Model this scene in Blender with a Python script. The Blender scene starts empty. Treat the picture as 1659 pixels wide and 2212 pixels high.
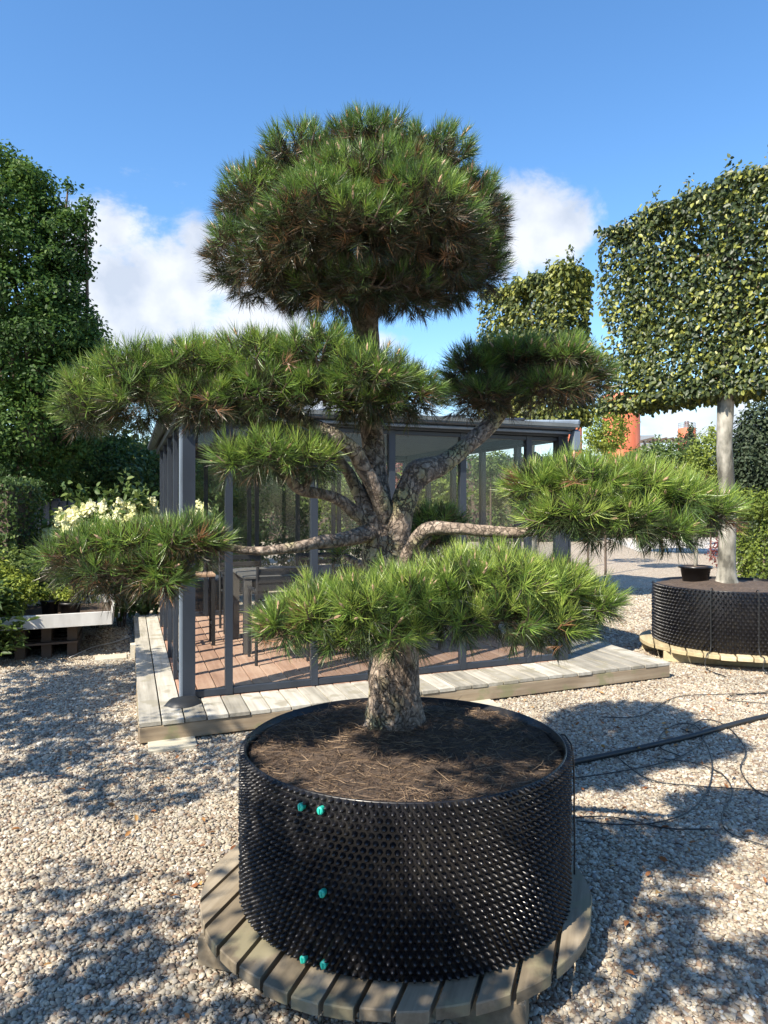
import bpy, math, random
import numpy as np
from mathutils import Vector
R = math.radians
rng = np.random.default_rng(7); random.seed(7)
C = bpy.context.scene.collection
sc = bpy.context.scene

# ---------------------------------------------------------------- camera
CH, F, CX, HY = 1.58, 1587.0, 829.5, 1085.0       # eye height, focal length / centre / horizon (1659 x 2212 picture units)
cam = bpy.data.cameras.new('camera'); co = bpy.data.objects.new('camera', cam); C.objects.link(co)
cam.sensor_fit = 'VERTICAL'; cam.sensor_height = 36.0; cam.sensor_width = 27.0
cam.lens = 36.0 * F / 2212.0
cam.shift_y = -(1106.0 - HY) / 2212.0
cam.clip_end = 2000; cam.clip_start = 0.05
co.location = (0, 0, CH); co.rotation_euler = (R(90), 0, 0)
sc.camera = co
# ---------------------------------------------------------------- sun, sky, exposure
SUN_EL, SUN_DIR = 45.5, 49.0                        # elevation; light travels towards this compass angle (from +x)
sun = bpy.data.lights.new('sun', 'SUN'); so = bpy.data.objects.new('sun', sun); C.objects.link(so)
sun.energy = 5.0; sun.angle = R(0.55); sun.color = (1.0, 0.905, 0.76)
ld = Vector((math.cos(R(SUN_DIR)) * math.cos(R(SUN_EL)), math.sin(R(SUN_DIR)) * math.cos(R(SUN_EL)), -math.sin(R(SUN_EL))))
so.rotation_euler = ld.to_track_quat('-Z', 'Y').to_euler()
so.location = (-8, -8, 12)
w = bpy.data.worlds.new('World'); sc.world = w; w.use_nodes = True
nt = w.node_tree; nt.nodes.clear()
def nn(t, k, **kw):
    n = t.nodes.new(k)
    for a, b in kw.items(): setattr(n, a, b)
    return n
out = nn(nt, 'ShaderNodeOutputWorld'); bg = nn(nt, 'ShaderNodeBackground')
sky = nn(nt, 'ShaderNodeTexSky', sky_type='NISHITA')
sky.sun_disc = False; sky.sun_elevation = R(SUN_EL); sky.sun_rotation = math.atan2(-ld.x, -ld.y)
sky.air_density = 1.0; sky.dust_density = 0.3; sky.ozone_density = 2.6; sky.altitude = 0
bg.inputs['Strength'].default_value = 0.135
tc = nn(nt, 'ShaderNodeTexCoord')
def pix_dir(px, py):
    v = Vector(((px - CX) / F, 1.0, -(py - HY) / F)); v.normalize(); return v
def link(t, a, b): t.links.new(a, b)
def mth(t, op, a, b=None, c=None):
    n = nn(t, 'ShaderNodeMath', operation=op)
    for i, x in enumerate((a, b, c)):
        if x is None: continue
        if isinstance(x, (int, float)): n.inputs[i].default_value = x
        else: link(t, x, n.inputs[i])
    return n.outputs[0]
# clouds: soft noise patches at a few compass directions of the sky dome
acc = None
for (px, py, rad, amp) in [(330, 640, 0.17, 1.25), (260, 500, 0.08, 1.1), (560, 740, 0.14, 1.3), (430, 520, 0.065, 1.1), (400, 660, .08, 1.1), (1160, 500, 0.10, 1.15), (1110, 560, .05, .8), (1245, 520, .04, .75), (820, 760, .05, .6),
                           (1560, 930, 0.16, .85), (1300, 1000, 0.12, .7), (700, 900, 0.2, .8), (1900, 700, .1, .6), (-300, 700, .3, .9), (1000, 1040, .12, .7)]:
    d = pix_dir(px, py)
    dn = nn(nt, 'ShaderNodeVectorMath', operation='DISTANCE')
    link(nt, tc.outputs['Generated'], dn.inputs[0]); dn.inputs[1].default_value = d
    v = mth(nt, 'MULTIPLY_ADD', dn.outputs['Value'], -1.0 / rad, 1.0)
    v = mth(nt, 'MULTIPLY', mth(nt, 'MAXIMUM', v, 0.0), amp)
    acc = v if acc is None else mth(nt, 'MAXIMUM', acc, v)
no = nn(nt, 'ShaderNodeTexNoise'); no.inputs['Scale'].default_value = 9.0; no.inputs['Detail'].default_value = 9.0; no.inputs['Roughness'].default_value = .63; no.inputs['Distortion'].default_value = .25
mp = nn(nt, 'ShaderNodeMapping'); mp.inputs['Scale'].default_value = (1.0, 1.0, 1.5)
link(nt, tc.outputs['Generated'], mp.inputs[0]); link(nt, mp.outputs[0], no.inputs['Vector'])
m = mth(nt, 'ADD', mth(nt, 'MULTIPLY', acc, 1.15), mth(nt, 'MULTIPLY_ADD', no.outputs[0], 2.1, -1.05))
m = mth(nt, 'MULTIPLY', m, mth(nt, 'MINIMUM', mth(nt, 'MULTIPLY', acc, 6.0), 1.0))
mr = nn(nt, 'ShaderNodeMapRange', interpolation_type='SMOOTHSTEP'); link(nt, m, mr.inputs[0])
mr.inputs[1].default_value = 0.30; mr.inputs[2].default_value = .85; mr.inputs[3].default_value = 0; mr.inputs[4].default_value = .93
no2 = nn(nt, 'ShaderNodeTexNoise'); no2.inputs['Scale'].default_value = 14.0; no2.inputs['Detail'].default_value = 6.0
link(nt, tc.outputs['Generated'], no2.inputs['Vector'])
cr = nn(nt, 'ShaderNodeValToRGB'); link(nt, no2.outputs[0], cr.inputs[0])
cr.color_ramp.elements[0].position = .35; cr.color_ramp.elements[0].color = (2.45, 2.7, 3.15, 1)
cr.color_ramp.elements[1].position = .6; cr.color_ramp.elements[1].color = (3.6, 3.7, 3.9, 1)
mx = nn(nt, 'ShaderNodeMix', data_type='RGBA'); link(nt, mr.outputs[0], mx.inputs[0])
hsk = nn(nt, 'ShaderNodeHueSaturation'); hsk.inputs['Saturation'].default_value = 1.2; hsk.inputs['Value'].default_value = .93; link(nt, sky.outputs[0], hsk.inputs['Color']); link(nt, hsk.outputs[0], mx.inputs[6]); link(nt, cr.outputs[0], mx.inputs[7])
link(nt, mx.outputs[2], bg.inputs[0]); link(nt, bg.outputs[0], out.inputs[0])
sc.view_settings.view_transform = 'Standard'; sc.view_settings.look = 'None'
sc.view_settings.exposure = 1.08; sc.view_settings.gamma = 1.0
sc.cycles.max_bounces = 8; sc.cycles.transparent_max_bounces = 16; sc.cycles.diffuse_bounces = 3; sc.cycles.glossy_bounces = 3
sc.cycles.use_denoising = True

# ---------------------------------------------------------------- geometry helpers
def G(px, py, z=0.0):
    d = F * (CH - z) / (py - HY); return np.array([(px - CX) / F * d, d, z])
def P(px, py, d): return np.array([(px - CX) / F * d, d, CH - (py - HY) / F * d])
def nrm(a):
    a = np.asarray(a, float); return a / np.maximum(np.linalg.norm(a, axis=-1, keepdims=True), 1e-9)
_k = rng.normal(size=(5, 3)); _k = nrm(_k); _ph = rng.uniform(0, 6.28, 5); _fr = np.array([1, 1.7, 2.3, 3.1, 4.3])
def noise(p, s=1.0, off=0.0):
    p = np.asarray(p, float) * s
    return sum(np.sin((p @ _k[i]) * _fr[i] + _ph[i] + off * (i + 1)) / (1 + .35 * i) for i in range(5)) / 2.9
class MB:
    def __init__(s): s.v = []; s.f = []; s.n = 0; s.attr = []
    def add(s, v, f, a=None):
        v = np.asarray(v, float); s.v.append(v)
        for q in f: s.f.append(tuple(int(i) + s.n for i in q))
        s.n += len(v); s.attr.append(np.full(len(v), 0.5 if a is None else a))
        return s
    def box(s, c, dims, ax=None, ay=None, a=None, bev=0.0):
        c = np.asarray(c, float); ax = np.array([1, 0, 0.]) if ax is None else np.asarray(ax, float); ay = np.array([0, 1, 0.]) if ay is None else np.asarray(ay, float)
        az = np.array([0, 0, 1.]) if abs(ax[2]) + abs(ay[2]) < 1e-6 else nrm(np.cross(ax, ay))
        h = np.array(dims) / 2.0
        b = min(bev, h.min() * .6)
        if b <= 0:
            vs = [c + ax * h[0] * i + ay * h[1] * j + az * h[2] * k for k in (-1, 1) for (i, j) in ((-1, -1), (1, -1), (1, 1), (-1, 1))]
            return s.add(vs, [(3, 2, 1, 0), (4, 5, 6, 7), (0, 1, 5, 4), (1, 2, 6, 5), (2, 3, 7, 6), (3, 0, 4, 7)], a)
        vs = []
        for k, q in ((-1, b), (-1, 0), (1, 0), (1, b)):
            hz = h[2] * k - (k * b if q == 0 else 0)
            for (i, j) in ((-1, -1), (1, -1), (1, 1), (-1, 1)):
                vs.append(c + ax * (h[0] - q) * i + ay * (h[1] - q) * j + az * hz)
        f = [(3, 2, 1, 0), (12, 13, 14, 15)]
        for L in range(3):
            for i in range(4): j = (i + 1) % 4; f.append((L * 4 + i, L * 4 + j, L * 4 + 4 + j, L * 4 + 4 + i))
        return s.add(vs, f, a)
    def tube(s, pts, rad, seg=10, rough=0.0, a=None, cap=True, step=None):
        pts = np.asarray(pts, float); rad = np.asarray(rad, float) * np.ones(len(pts))
        if step:
            pts, rad = smooth(pts, rad, step)
        n = len(pts); t = nrm(np.gradient(pts, axis=0))
        u = np.cross(t[0], [0.3, 0.2, 1.0]);
        if np.linalg.norm(u) < .1: u = np.cross(t[0], [1, 0, 0.])
        u = nrm(u); vs = []
        ang = np.linspace(0, 2 * np.pi, seg, endpoint=False)
        for i in range(n):
            u = nrm(u - t[i] * (u @ t[i])); v = np.cross(t[i], u)
            dirs = np.outer(np.cos(ang), u) + np.outer(np.sin(ang), v)
            ring = pts[i] + dirs * rad[i]
            if rough: ring = pts[i] + dirs * (rad[i] * (1 + rough * noise(ring, 14.0) + rough * .5 * noise(ring, 37.0, 2.0) - (.075 * np.clip(1 - np.abs(noise(ring * [1, 1, .5], 34., 1.)) / .2, 0, 1) if rough >= .1 else 0)))[:, None]
            vs.append(ring)
        vs = np.concatenate(vs); f = []
        for i in range(n - 1):
            for j in range(seg):
                k = (j + 1) % seg; f.append((i * seg + j, i * seg + k, (i + 1) * seg + k, (i + 1) * seg + j))
        if cap: f.append(tuple(range(seg))[::-1]); f.append(tuple(range((n - 1) * seg, n * seg)))
        return s.add(vs, f, a)
    def lathe(s, c, prof, seg=32, a=None):
        c = np.asarray(c, float); ang = np.linspace(0, 2 * np.pi, seg, endpoint=False)
        vs = np.concatenate([np.stack([c[0] + r * np.cos(ang), c[1] + r * np.sin(ang), np.full(seg, c[2] + z)], 1) for r, z in prof]); f = []
        for i in range(len(prof) - 1):
            for j in range(seg):
                k = (j + 1) % seg; f.append((i * seg + j, i * seg + k, (i + 1) * seg + k, (i + 1) * seg + j))
        return s.add(vs, f, a)
    def build(s, name, mat, parent=None, smooth_=False, origin=None):
        me = bpy.data.meshes.new(name); v = np.concatenate(s.v)
        if origin is not None: v = v - np.asarray(origin)
        me.from_pydata(v.tolist(), [], s.f)
        at = me.attributes.new('tint', 'FLOAT', 'POINT'); at.data.foreach_set('value', np.concatenate(s.attr).astype(np.float32))
        return finish(name, me, mat, parent, smooth_, origin)
def smooth(pts, rad, step):
    P0 = np.vstack([2 * pts[0] - pts[1], pts, 2 * pts[-1] - pts[-2]]); op = []; orr = []
    for i in range(1, len(P0) - 2):
        n = max(2, int(np.linalg.norm(P0[i + 1] - P0[i]) / step)); tt = np.linspace(0, 1, n, endpoint=False)[:, None]
        a, b, c, d = P0[i - 1], P0[i], P0[i + 1], P0[i + 2]
        op.append(.5 * ((2 * b) + (-a + c) * tt + (2 * a - 5 * b + 4 * c - d) * tt ** 2 + (-a + 3 * b - 3 * c + d) * tt ** 3))
        orr.append(rad[i - 1] + (rad[i] - rad[i - 1]) * tt[:, 0])
    return np.vstack(op + [pts[-1:]]), np.concatenate(orr + [rad[-1:]])
def finish(name, me, mat, parent=None, smooth_=False, origin=None):
    me.materials.append(mat)
    if smooth_: me.polygons.foreach_set('use_smooth', [True] * len(me.polygons))
    me.update(); o = bpy.data.objects.new(name, me); C.objects.link(o)
    if origin is not None: o.location = tuple(origin)
    if parent is not None:
        o.parent = parent
        if origin is None: o.matrix_parent_inverse = parent.matrix_basis.inverted()
    return o
def tag(o, label=None, cat=None, group=None, kind=None):
    if label: o['label'] = label
    if cat: o['category'] = cat
    if group: o['group'] = group
    if kind: o['kind'] = kind
    return o
def empty(name, loc, label, cat, group=None):
    o = bpy.data.objects.new(name, None); C.objects.link(o); o.location = tuple(float(x) for x in loc); o.empty_display_size = .1
    return tag(o, label, cat, group)
def fastmesh(name, V, loops, counts, tint, mat, parent=None, smooth_=False):
    me = bpy.data.meshes.new(name); me.vertices.add(len(V)); me.vertices.foreach_set('co', V.astype(np.float32).ravel())
    me.loops.add(len(loops)); me.loops.foreach_set('vertex_index', loops.astype(np.int32))
    me.polygons.add(len(counts)); st = np.concatenate([[0], np.cumsum(counts)[:-1]])
    me.polygons.foreach_set('loop_start', st.astype(np.int32)); me.polygons.foreach_set('loop_total', counts.astype(np.int32))
    me.update(calc_edges=True)
    at = me.attributes.new('tint', 'FLOAT', 'POINT'); at.data.foreach_set('value', tint.astype(np.float32))
    return finish(name, me, mat, parent, smooth_)
def rand_perp(A):
    r = rng.normal(size=A.shape); r -= A * np.sum(r * A, 1, keepdims=True); return nrm(r)
# ---- needles
def needles(T, A, m=60, shoot=.07, ln=.10, wd=.0024, tint=None, spread=(80, 12), curve=.25, droop=.0):
    n = len(T); T = np.repeat(T, m, 0); A = np.repeat(nrm(A), m, 0); tt = rng.uniform(0, 1, n * m) ** .8
    th = np.radians(spread[0] + (spread[1] - spread[0]) * tt + rng.normal(0, 9, n * m)); rad = rand_perp(A)
    D = nrm(A * np.cos(th)[:, None] + rad * np.sin(th)[:, None])
    L = ln * (np.repeat(rng.uniform(.72, 1.22, n), m) * rng.uniform(.7, 1.15, n * m))[:, None]
    B = T + A * (tt * shoot)[:, None]
    W = rand_perp(D) * wd * .5
    M_ = B + D * L * .5
    D2 = nrm(D + A * curve + np.array([0, 0, -1.]) * droop + rng.normal(0, .17, D.shape))
    E = M_ + D2 * L * .5
    V = np.stack([B - W, B + W, M_ + W * .9, M_ - W * .9, E], 1).reshape(-1, 3)
    base = (np.arange(n * m) * 5)[:, None]
    loops = (base + np.array([0, 1, 2, 3, 3, 2, 4])).ravel(); counts = np.tile([4, 3], n * m)
    ti = np.repeat(rng.uniform(.35, .75, n) if tint is None else tint, m) + rng.normal(0, .10, n * m); ti = np.where(rng.uniform(0, 1, n * m) < .035, .1, ti)
    return V, loops, counts, np.repeat(np.clip(ti, 0, 1), 5)
def merge(lst):
    Vs, Ls, Cs, Ts = [], [], [], []; n = 0
    for V, l, c, t in lst:
        Vs.append(V); Ls.append(l + n); Cs.append(c); Ts.append(t); n += len(V)
    return np.concatenate(Vs), np.concatenate(Ls), np.concatenate(Cs), np.concatenate(Ts)
def leaves(Pt, N, size, tint, asp=.55, updir=None, pointdir=None):
    n = len(Pt); N = nrm(N); U = rand_perp(N) if pointdir is None else nrm(pointdir - N * np.sum(pointdir * N, 1, keepdims=True))
    W = np.cross(N, U); s = (size * rng.uniform(.65, 1.2, n))[:, None]; a = asp * s * .5; f = rng.uniform(.05, .3, n)[:, None] * s * .5
    b = Pt; V = np.stack([b, b + U * s * .3 + W * a + N * f, b + U * s * .68 + W * a * .85 + N * f, b + U * s - N * f * .4, b + U * s * .68 - W * a * .85 + N * f, b + U * s * .3 - W * a + N * f], 1).reshape(-1, 3)
    base = (np.arange(n) * 6)[:, None]; loops = (base + np.array([0, 1, 2, 3, 0, 3, 4, 5])).ravel()
    return V, loops, np.full(2 * n, 4), np.repeat(np.clip(tint, 0, 1), 6)
def fib(n):
    i = np.arange(n) + .5; ph = np.arccos(1 - 2 * i / n); th = np.pi * (1 + 5 ** .5) * i
    return np.stack([np.cos(th) * np.sin(ph), np.sin(th) * np.sin(ph), np.cos(ph)], 1)

# ---------------------------------------------------------------- materials
def mat(name, col=(.5, .5, .5), rough=.6, metal=0.0, spec=.5):
    m = bpy.data.materials.new(name); m.use_nodes = True; t = m.node_tree; b = t.nodes['Principled BSDF']
    b.inputs['Base Color'].default_value = (*col, 1); b.inputs['Roughness'].default_value = rough; b.inputs['Metallic'].default_value = metal
    b.inputs['Specular IOR Level'].default_value = spec
    return m, t, b
def ramp(t, src, stops, interp='LINEAR'):
    r = nn(t, 'ShaderNodeValToRGB'); r.color_ramp.interpolation = interp; e = r.color_ramp.elements
    while len(e) < len(stops): e.new(.5)
    for i, (p, c) in enumerate(stops): e[i].position = p; e[i].color = (*c, 1)
    link(t, src, r.inputs[0]); return r.outputs[0]
def tex(t, kind, scale, detail=4, rough=.55, coord='Object', stretch=(1, 1, 1), rot=(0, 0, 0), **kw):
    c = nn(t, 'ShaderNodeTexCoord'); mp = nn(t, 'ShaderNodeMapping'); mp.inputs['Scale'].default_value = stretch; mp.inputs['Rotation'].default_value = rot
    if coord == 'World': src = nn(t, 'ShaderNodeNewGeometry').outputs['Position']
    else: src = c.outputs[coord]
    link(t, src, mp.inputs[0])
    n = nn(t, {'noise': 'ShaderNodeTexNoise', 'vor': 'ShaderNodeTexVoronoi'}[kind], **kw); n.inputs['Scale'].default_value = scale
    if rot[2]: mp.vector_type = 'TEXTURE'; mp.inputs['Scale'].default_value = tuple(1 / x for x in stretch); mp.inputs['Rotation'].default_value = (0, 0, -rot[2])
    if kind == 'noise': n.inputs['Detail'].default_value = detail; n.inputs['Roughness'].default_value = rough
    link(t, mp.outputs[0], n.inputs['Vector']); return n
def bump(t, b, h, strength=.5, dist=.01):
    n = nn(t, 'ShaderNodeBump'); n.inputs['Strength'].default_value = strength; n.inputs['Distance'].default_value = dist
    link(t, h, n.inputs['Height']); link(t, n.outputs[0], b.inputs['Normal'])
def foliage(name, stops, trans=.35, rough=.5, spec=.35):
    m, t, b = mat(name, rough=rough, spec=spec); a = nn(t, 'ShaderNodeAttribute', attribute_name='tint')
    c = ramp(t, a.outputs['Fac'], stops); link(t, c, b.inputs['Base Color'])
    tr = nn(t, 'ShaderNodeBsdfTranslucent'); hs = nn(t, 'ShaderNodeHueSaturation'); hs.inputs['Value'].default_value = 1.5; hs.inputs['Hue'].default_value = .495; link(t, c, hs.inputs['Color'])
    link(t, hs.outputs[0], tr.inputs[0]); ms = nn(t, 'ShaderNodeMixShader'); ms.inputs[0].default_value = trans
    link(t, b.outputs[0], ms.inputs[1]); link(t, tr.outputs[0], ms.inputs[2]); link(t, ms.outputs[0], t.nodes['Material Output'].inputs[0])
    return m
M = {}
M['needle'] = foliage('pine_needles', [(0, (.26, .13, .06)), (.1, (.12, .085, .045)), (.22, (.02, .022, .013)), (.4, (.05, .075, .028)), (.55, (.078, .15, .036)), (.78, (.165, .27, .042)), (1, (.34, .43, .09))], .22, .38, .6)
M['hornbeam'] = foliage('hornbeam_leaves', [(0, (.02, .034, .014)), (.45, (.05, .075, .024)), (.68, (.14, .165, .04)), (1, (.32, .33, .065))], .3, .45, .5)
M['oak'] = foliage('oak_leaves', [(0, (.02, .042, .013)), (.5, (.05, .105, .022)), (1, (.13, .2, .035))], .35, .55, .25)
M['lime'] = foliage('lime_leaves', [(0, (.07, .11, .02)), (.5, (.2, .25, .035)), (1, (.4, .43, .07))], .3, .5)
M['shrub'] = foliage('shrub_leaves', [(0, (.025, .05, .016)), (.5, (.06, .105, .028)), (1, (.14, .19, .045))], .3, .5)
M['maple'] = foliage('maple_leaves', [(0, (.12, .03, .03)), (1, (.25, .08, .06))], .3, .5)
M['conifer'] = foliage('conifer_leaves', [(0, (.02, .035, .02)), (1, (.06, .085, .035))], .1, .6)
M['petal'] = foliage('hydrangea_petals', [(0, (.55, .6, .25)), (.5, (.78, .76, .45)), (1, (.85, .85, .7))], .3, .6)
M['litter'] = foliage('needle_litter', [(0, (.07, .045, .03)), (.5, (.14, .095, .06)), (1, (.28, .20, .125))], .1, .7)
M['dry'] = foliage('dry_leaves', [(0, (.16, .06, .025)), (.5, (.3, .13, .05)), (1, (.45, .28, .1))], .2, .7)

m, t, b = mat('pine_bark', rough=.85)
v1 = tex(t, 'vor', 36, coord='World', stretch=(1, 1, .5), feature='DISTANCE_TO_EDGE'); n1 = tex(t, 'noise', 45, 6, coord='World')
nw = tex(t, 'noise', 14, 6, coord='World')
mxv = nn(t, 'ShaderNodeMix', data_type='VECTOR')
va = nn(t, 'ShaderNodeVectorMath', operation='SCALE'); va.inputs['Scale'].default_value = .11; link(t, nw.outputs['Color'], va.inputs[0])
vb = nn(t, 'ShaderNodeVectorMath', operation='ADD'); link(t, v1.inputs['Vector'].links[0].from_socket, vb.inputs[0]); link(t, va.outputs[0], vb.inputs[1]); link(t, vb.outputs[0], v1.inputs['Vector'])
crack = nn(t, 'ShaderNodeMapRange'); link(t, v1.outputs['Distance'], crack.inputs[0]); crack.inputs[1].default_value = 0; crack.inputs[2].default_value = .10
n2 = tex(t, 'noise', 5, 4, coord='World')
base = ramp(t, n1.outputs[0], [(.3, (.12, .09, .068)), (.5, (.25, .195, .15)), (.7, (.44, .36, .285))])
mo = nn(t, 'ShaderNodeMix', data_type='RGBA'); link(t, ramp(t, n2.outputs[0], [(.52, (0, 0, 0)), (.68, (.75, .75, .75))]), mo.inputs[0]); link(t, base, mo.inputs[6]); mo.inputs[7].default_value = (.33, .33, .13, 1)
mc = nn(t, 'ShaderNodeMix', data_type='RGBA'); link(t, crack.outputs[0], mc.inputs[0]); mc.inputs[6].default_value = (.085, .062, .05, 1); link(t, mo.outputs[2], mc.inputs[7])
link(t, mc.outputs[2], b.inputs['Base Color'])
cmask = ramp(t, n2.outputs[0], [(.4, (.35, .35, .35)), (.6, (1, 1, 1))]); cf = mth(t, 'SUBTRACT', 1.0, mth(t, 'MULTIPLY', mth(t, 'SUBTRACT', 1.0, crack.outputs[0]), cmask)); link(t, cf, mc.inputs[0])
h = mth(t, 'ADD', cf, mth(t, 'MULTIPLY', n1.outputs[0], .7)); bump(t, b, h, 1.0, .014); M['bark'] = m

m, t, b = mat('twig_bark', (.11, .08, .06), .9); M['twig'] = m
m, t, b = mat('smooth_bark', rough=.75)
n1 = tex(t, 'noise', 7, 8, coord='World', stretch=(1, 1, .5)); n2 = tex(t, 'noise', 60, 3, coord='World')
c = ramp(t, n1.outputs[0], [(.4, (.075, .07, .055)), (.5, (.2, .19, .155)), (.64, (.40, .375, .32))]); link(t, c, b.inputs['Base Color']); bump(t, b, n2.outputs[0], .3, .004); M['gbark'] = m

def wood(name, cols, axis, grain=30, seed=0, rough=.8, stain=None):
    m, t, b = mat(name, rough=rough); st = {'x': (.06, 1, 1), 'y': (1, .06, 1)}[axis[0]]
    n1 = tex(t, 'noise', grain, 6, coord='World', stretch=st, rot=(0, 0, axis[1])); n2 = tex(t, 'noise', 3.5, 5, coord='World')
    a = nn(t, 'ShaderNodeAttribute', attribute_name='tint')
    f = mth(t, 'ADD', mth(t, 'MULTIPLY', n1.outputs[0], .75), mth(t, 'MULTIPLY_ADD', a.outputs['Fac'], .5, -.12))
    f = mth(t, 'ADD', f, mth(t, 'MULTIPLY_ADD', n2.outputs[0], .5, -.25))
    c = ramp(t, f, [(.15, cols[0]), (.5, cols[1]), (.85, cols[2])])
    if stain:
        n3 = tex(t, 'noise', 6, 6, coord='World'); mo = nn(t, 'ShaderNodeMix', data_type='RGBA'); link(t, ramp(t, n3.outputs[0], [(.54, (0, 0, 0)), (.62, (.7, .7, .7))]), mo.inputs[0]); link(t, c, mo.inputs[6]); mo.inputs[7].default_value = (*stain, 1); c = mo.outputs[2]
    link(t, c, b.inputs['Base Color']); bump(t, b, n1.outputs[0], .5, .004); return m
VA = R(19.2); UA = R(23.8)
M['deck'] = wood('weathered_deck_wood', [(.15, .14, .115), (.33, .31, .26), (.52, .5, .44)], ('y', -VA), stain=(.24, .22, .16))
M['deckin'] = wood('red_brown_deck_wood', [(.2, .11, .075), (.38, .23, .165), (.52, .36, .27)], ('y', -VA))
M['beam'] = wood('brown_beam_wood', [(.12, .09, .06), (.27, .21, .14), (.42, .36, .27)], ('x', -UA), stain=(.2, .2, .1))
PA = R(18)
M['pallet'] = wood('pallet_wood', [(.085, .068, .042), (.21, .17, .115), (.38, .325, .24)], ('y', PA), stain=(.22, .2, .12))
M['pallet2'] = wood('yellow_pallet_wood', [(.25, .2, .11), (.45, .37, .22), (.6, .5, .33)], ('y', PA))
M['block'] = wood('pale_block_wood', [(.3, .27, .2), (.45, .42, .33), (.6, .57, .48)], ('x', -UA))

m, t, b = mat('black_plastic', (.006, .006, .008), .28, 0, .5)
n1 = tex(t, 'noise', 8, 5, coord='World'); link(t, ramp(t, n1.outputs[0], [(.35, (.26, .26, .26)), (.7, (.5, .5, .5))]), b.inputs['Roughness']); n9 = tex(t, 'noise', 22, 6, coord='World'); link(t, ramp(t, n9.outputs[0], [(.5, (.005, .005, .007)), (.75, (.018, .016, .013))]), b.inputs['Base Color']); M['black'] = m
m, t, b = mat('teal_plastic', (.02, .42, .33), .4); M['teal'] = m
m, t, b = mat('rubber', (.018, .02, .022), .5); M['rubber'] = m
def metal_col(name, col, rough=.45):
    m, t, b = mat(name, col, rough); n1 = tex(t, 'noise', 6, 5, coord='World', stretch=(1, 1, .3))
    link(t, ramp(t, n1.outputs[0], [(.3, tuple(c * .75 for c in col)), (.7, tuple(min(1, c * 1.15) for c in col))]), b.inputs['Base Color']); return m
M['frame'] = metal_col('anthracite_frame', (.026, .034, .048)); M['light_frame'] = metal_col('grey_blue_frame', (.16, .20, .25), .5)
M['gutter'] = metal_col('gutter_metal', (.05, .06, .075), .35); M['chair'] = metal_col('charcoal_slats', (.018, .018, .021), .7)
M['table'] = metal_col('table_top', (.12, .115, .11), .6); M['seatwood'] = metal_col('seat_wood', (.5, .33, .22), .5)
M['taupe'] = metal_col('taupe_blind', (.07, .063, .055), .8); M['roof'] = metal_col('roof_panel', (.13, .14, .14), .35)
M['white'] = metal_col('white_paint', (.58, .57, .54), .5); M['stone'] = metal_col('pale_paving', (.52, .49, .44), .9)
m, t, b = mat('orange_silo', (.5, .13, .06), .6); n1 = tex(t, 'noise', 1.5, 5, coord='World', stretch=(1, 1, .2)); link(t, ramp(t, n1.outputs[0], [(.3, (.42, .10, .045)), (.7, (.56, .16, .08))]), b.inputs['Base Color']); M['orange'] = m
m, t, b = mat('galvanised', (.35, .36, .38), .4, .6); M['galv'] = m

m, t, b = mat('glass_pane'); tb = nn(t, 'ShaderNodeBsdfTransparent'); tb.inputs[0].default_value = (.965, .975, .97, 1)
gl = nn(t, 'ShaderNodeBsdfGlossy'); gl.inputs['Roughness'].default_value = .01; fr = nn(t, 'ShaderNodeLayerWeight'); fr.inputs[0].default_value = .5
fa = mth(t, 'MULTIPLY_ADD', mth(t, 'POWER', fr.outputs['Facing'], 4.0), .9, .024); ms = nn(t, 'ShaderNodeMixShader'); link(t, fa, ms.inputs[0]); link(t, tb.outputs[0], ms.inputs[1]); link(t, gl.outputs[0], ms.inputs[2])
df = nn(t, 'ShaderNodeBsdfDiffuse'); df.inputs[0].default_value = (.5, .5, .47, 1); ms2 = nn(t, 'ShaderNodeMixShader'); dn = tex(t, 'noise', 3, 6, coord='World', stretch=(1, 1, .35))
link(t, ramp(t, dn.outputs[0], [(.35, (.003, .003, .003)), (.75, (.013, .013, .013))]), ms2.inputs[0]); link(t, ms.outputs[0], ms2.inputs[1]); link(t, df.outputs[0], ms2.inputs[2]); link(t, ms2.outputs[0], t.nodes['Material Output'].inputs[0]); M['glass'] = m

m, t, b = mat('soil', rough=.95)
n1 = tex(t, 'noise', 40, 8, coord='World', rough=.7); n2 = tex(t, 'noise', 7, 4, coord='World')
c = ramp(t, mth(t, 'ADD', mth(t, 'MULTIPLY', n1.outputs[0], .7), mth(t, 'MULTIPLY', n2.outputs[0], .3)), [(.35, (.035, .024, .018)), (.55, (.10, .07, .05)), (.7, (.22, .16, .11))]); link(t, c, b.inputs['Base Color']); bump(t, b, n1.outputs[0], 1, .02); M['soil'] = m

pebble_cols = [(0, (.14, .11, .085)), (.12, (.22, .15, .10)), (.3, (.32, .275, .20)), (.5, (.41, .365, .28)), (.68, (.27, .225, .17)), (.8, (.51, .47, .38)), (.92, (.17, .15, .135)), (1, (.60, .57, .49))]
m, t, b = mat('pebbles', rough=.75)
oi = nn(t, 'ShaderNodeObjectInfo'); n1 = tex(t, 'noise', 5, 3, coord='Object')
c = ramp(t, oi.outputs['Random'], pebble_cols)
hs = nn(t, 'ShaderNodeHueSaturation'); link(t, c, hs.inputs['Color']); nb = tex(t, 'noise', 1.3, 5, coord='World'); link(t, mth(t, 'MULTIPLY', mth(t, 'MULTIPLY_ADD', n1.outputs[0], .5, .78), mth(t, 'MULTIPLY_ADD', nb.outputs[0], .9, .5)), hs.inputs['Value']); link(t, hs.outputs[0], b.inputs['Base Color']); M['pebble'] = m
m, t, b = mat('gravel_ground', rough=.85)
v1 = tex(t, 'vor', 52, coord='World', stretch=(1, 1, .0)); v2 = tex(t, 'vor', 42, coord='World', stretch=(1, 1, .0), feature='DISTANCE_TO_EDGE')
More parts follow.
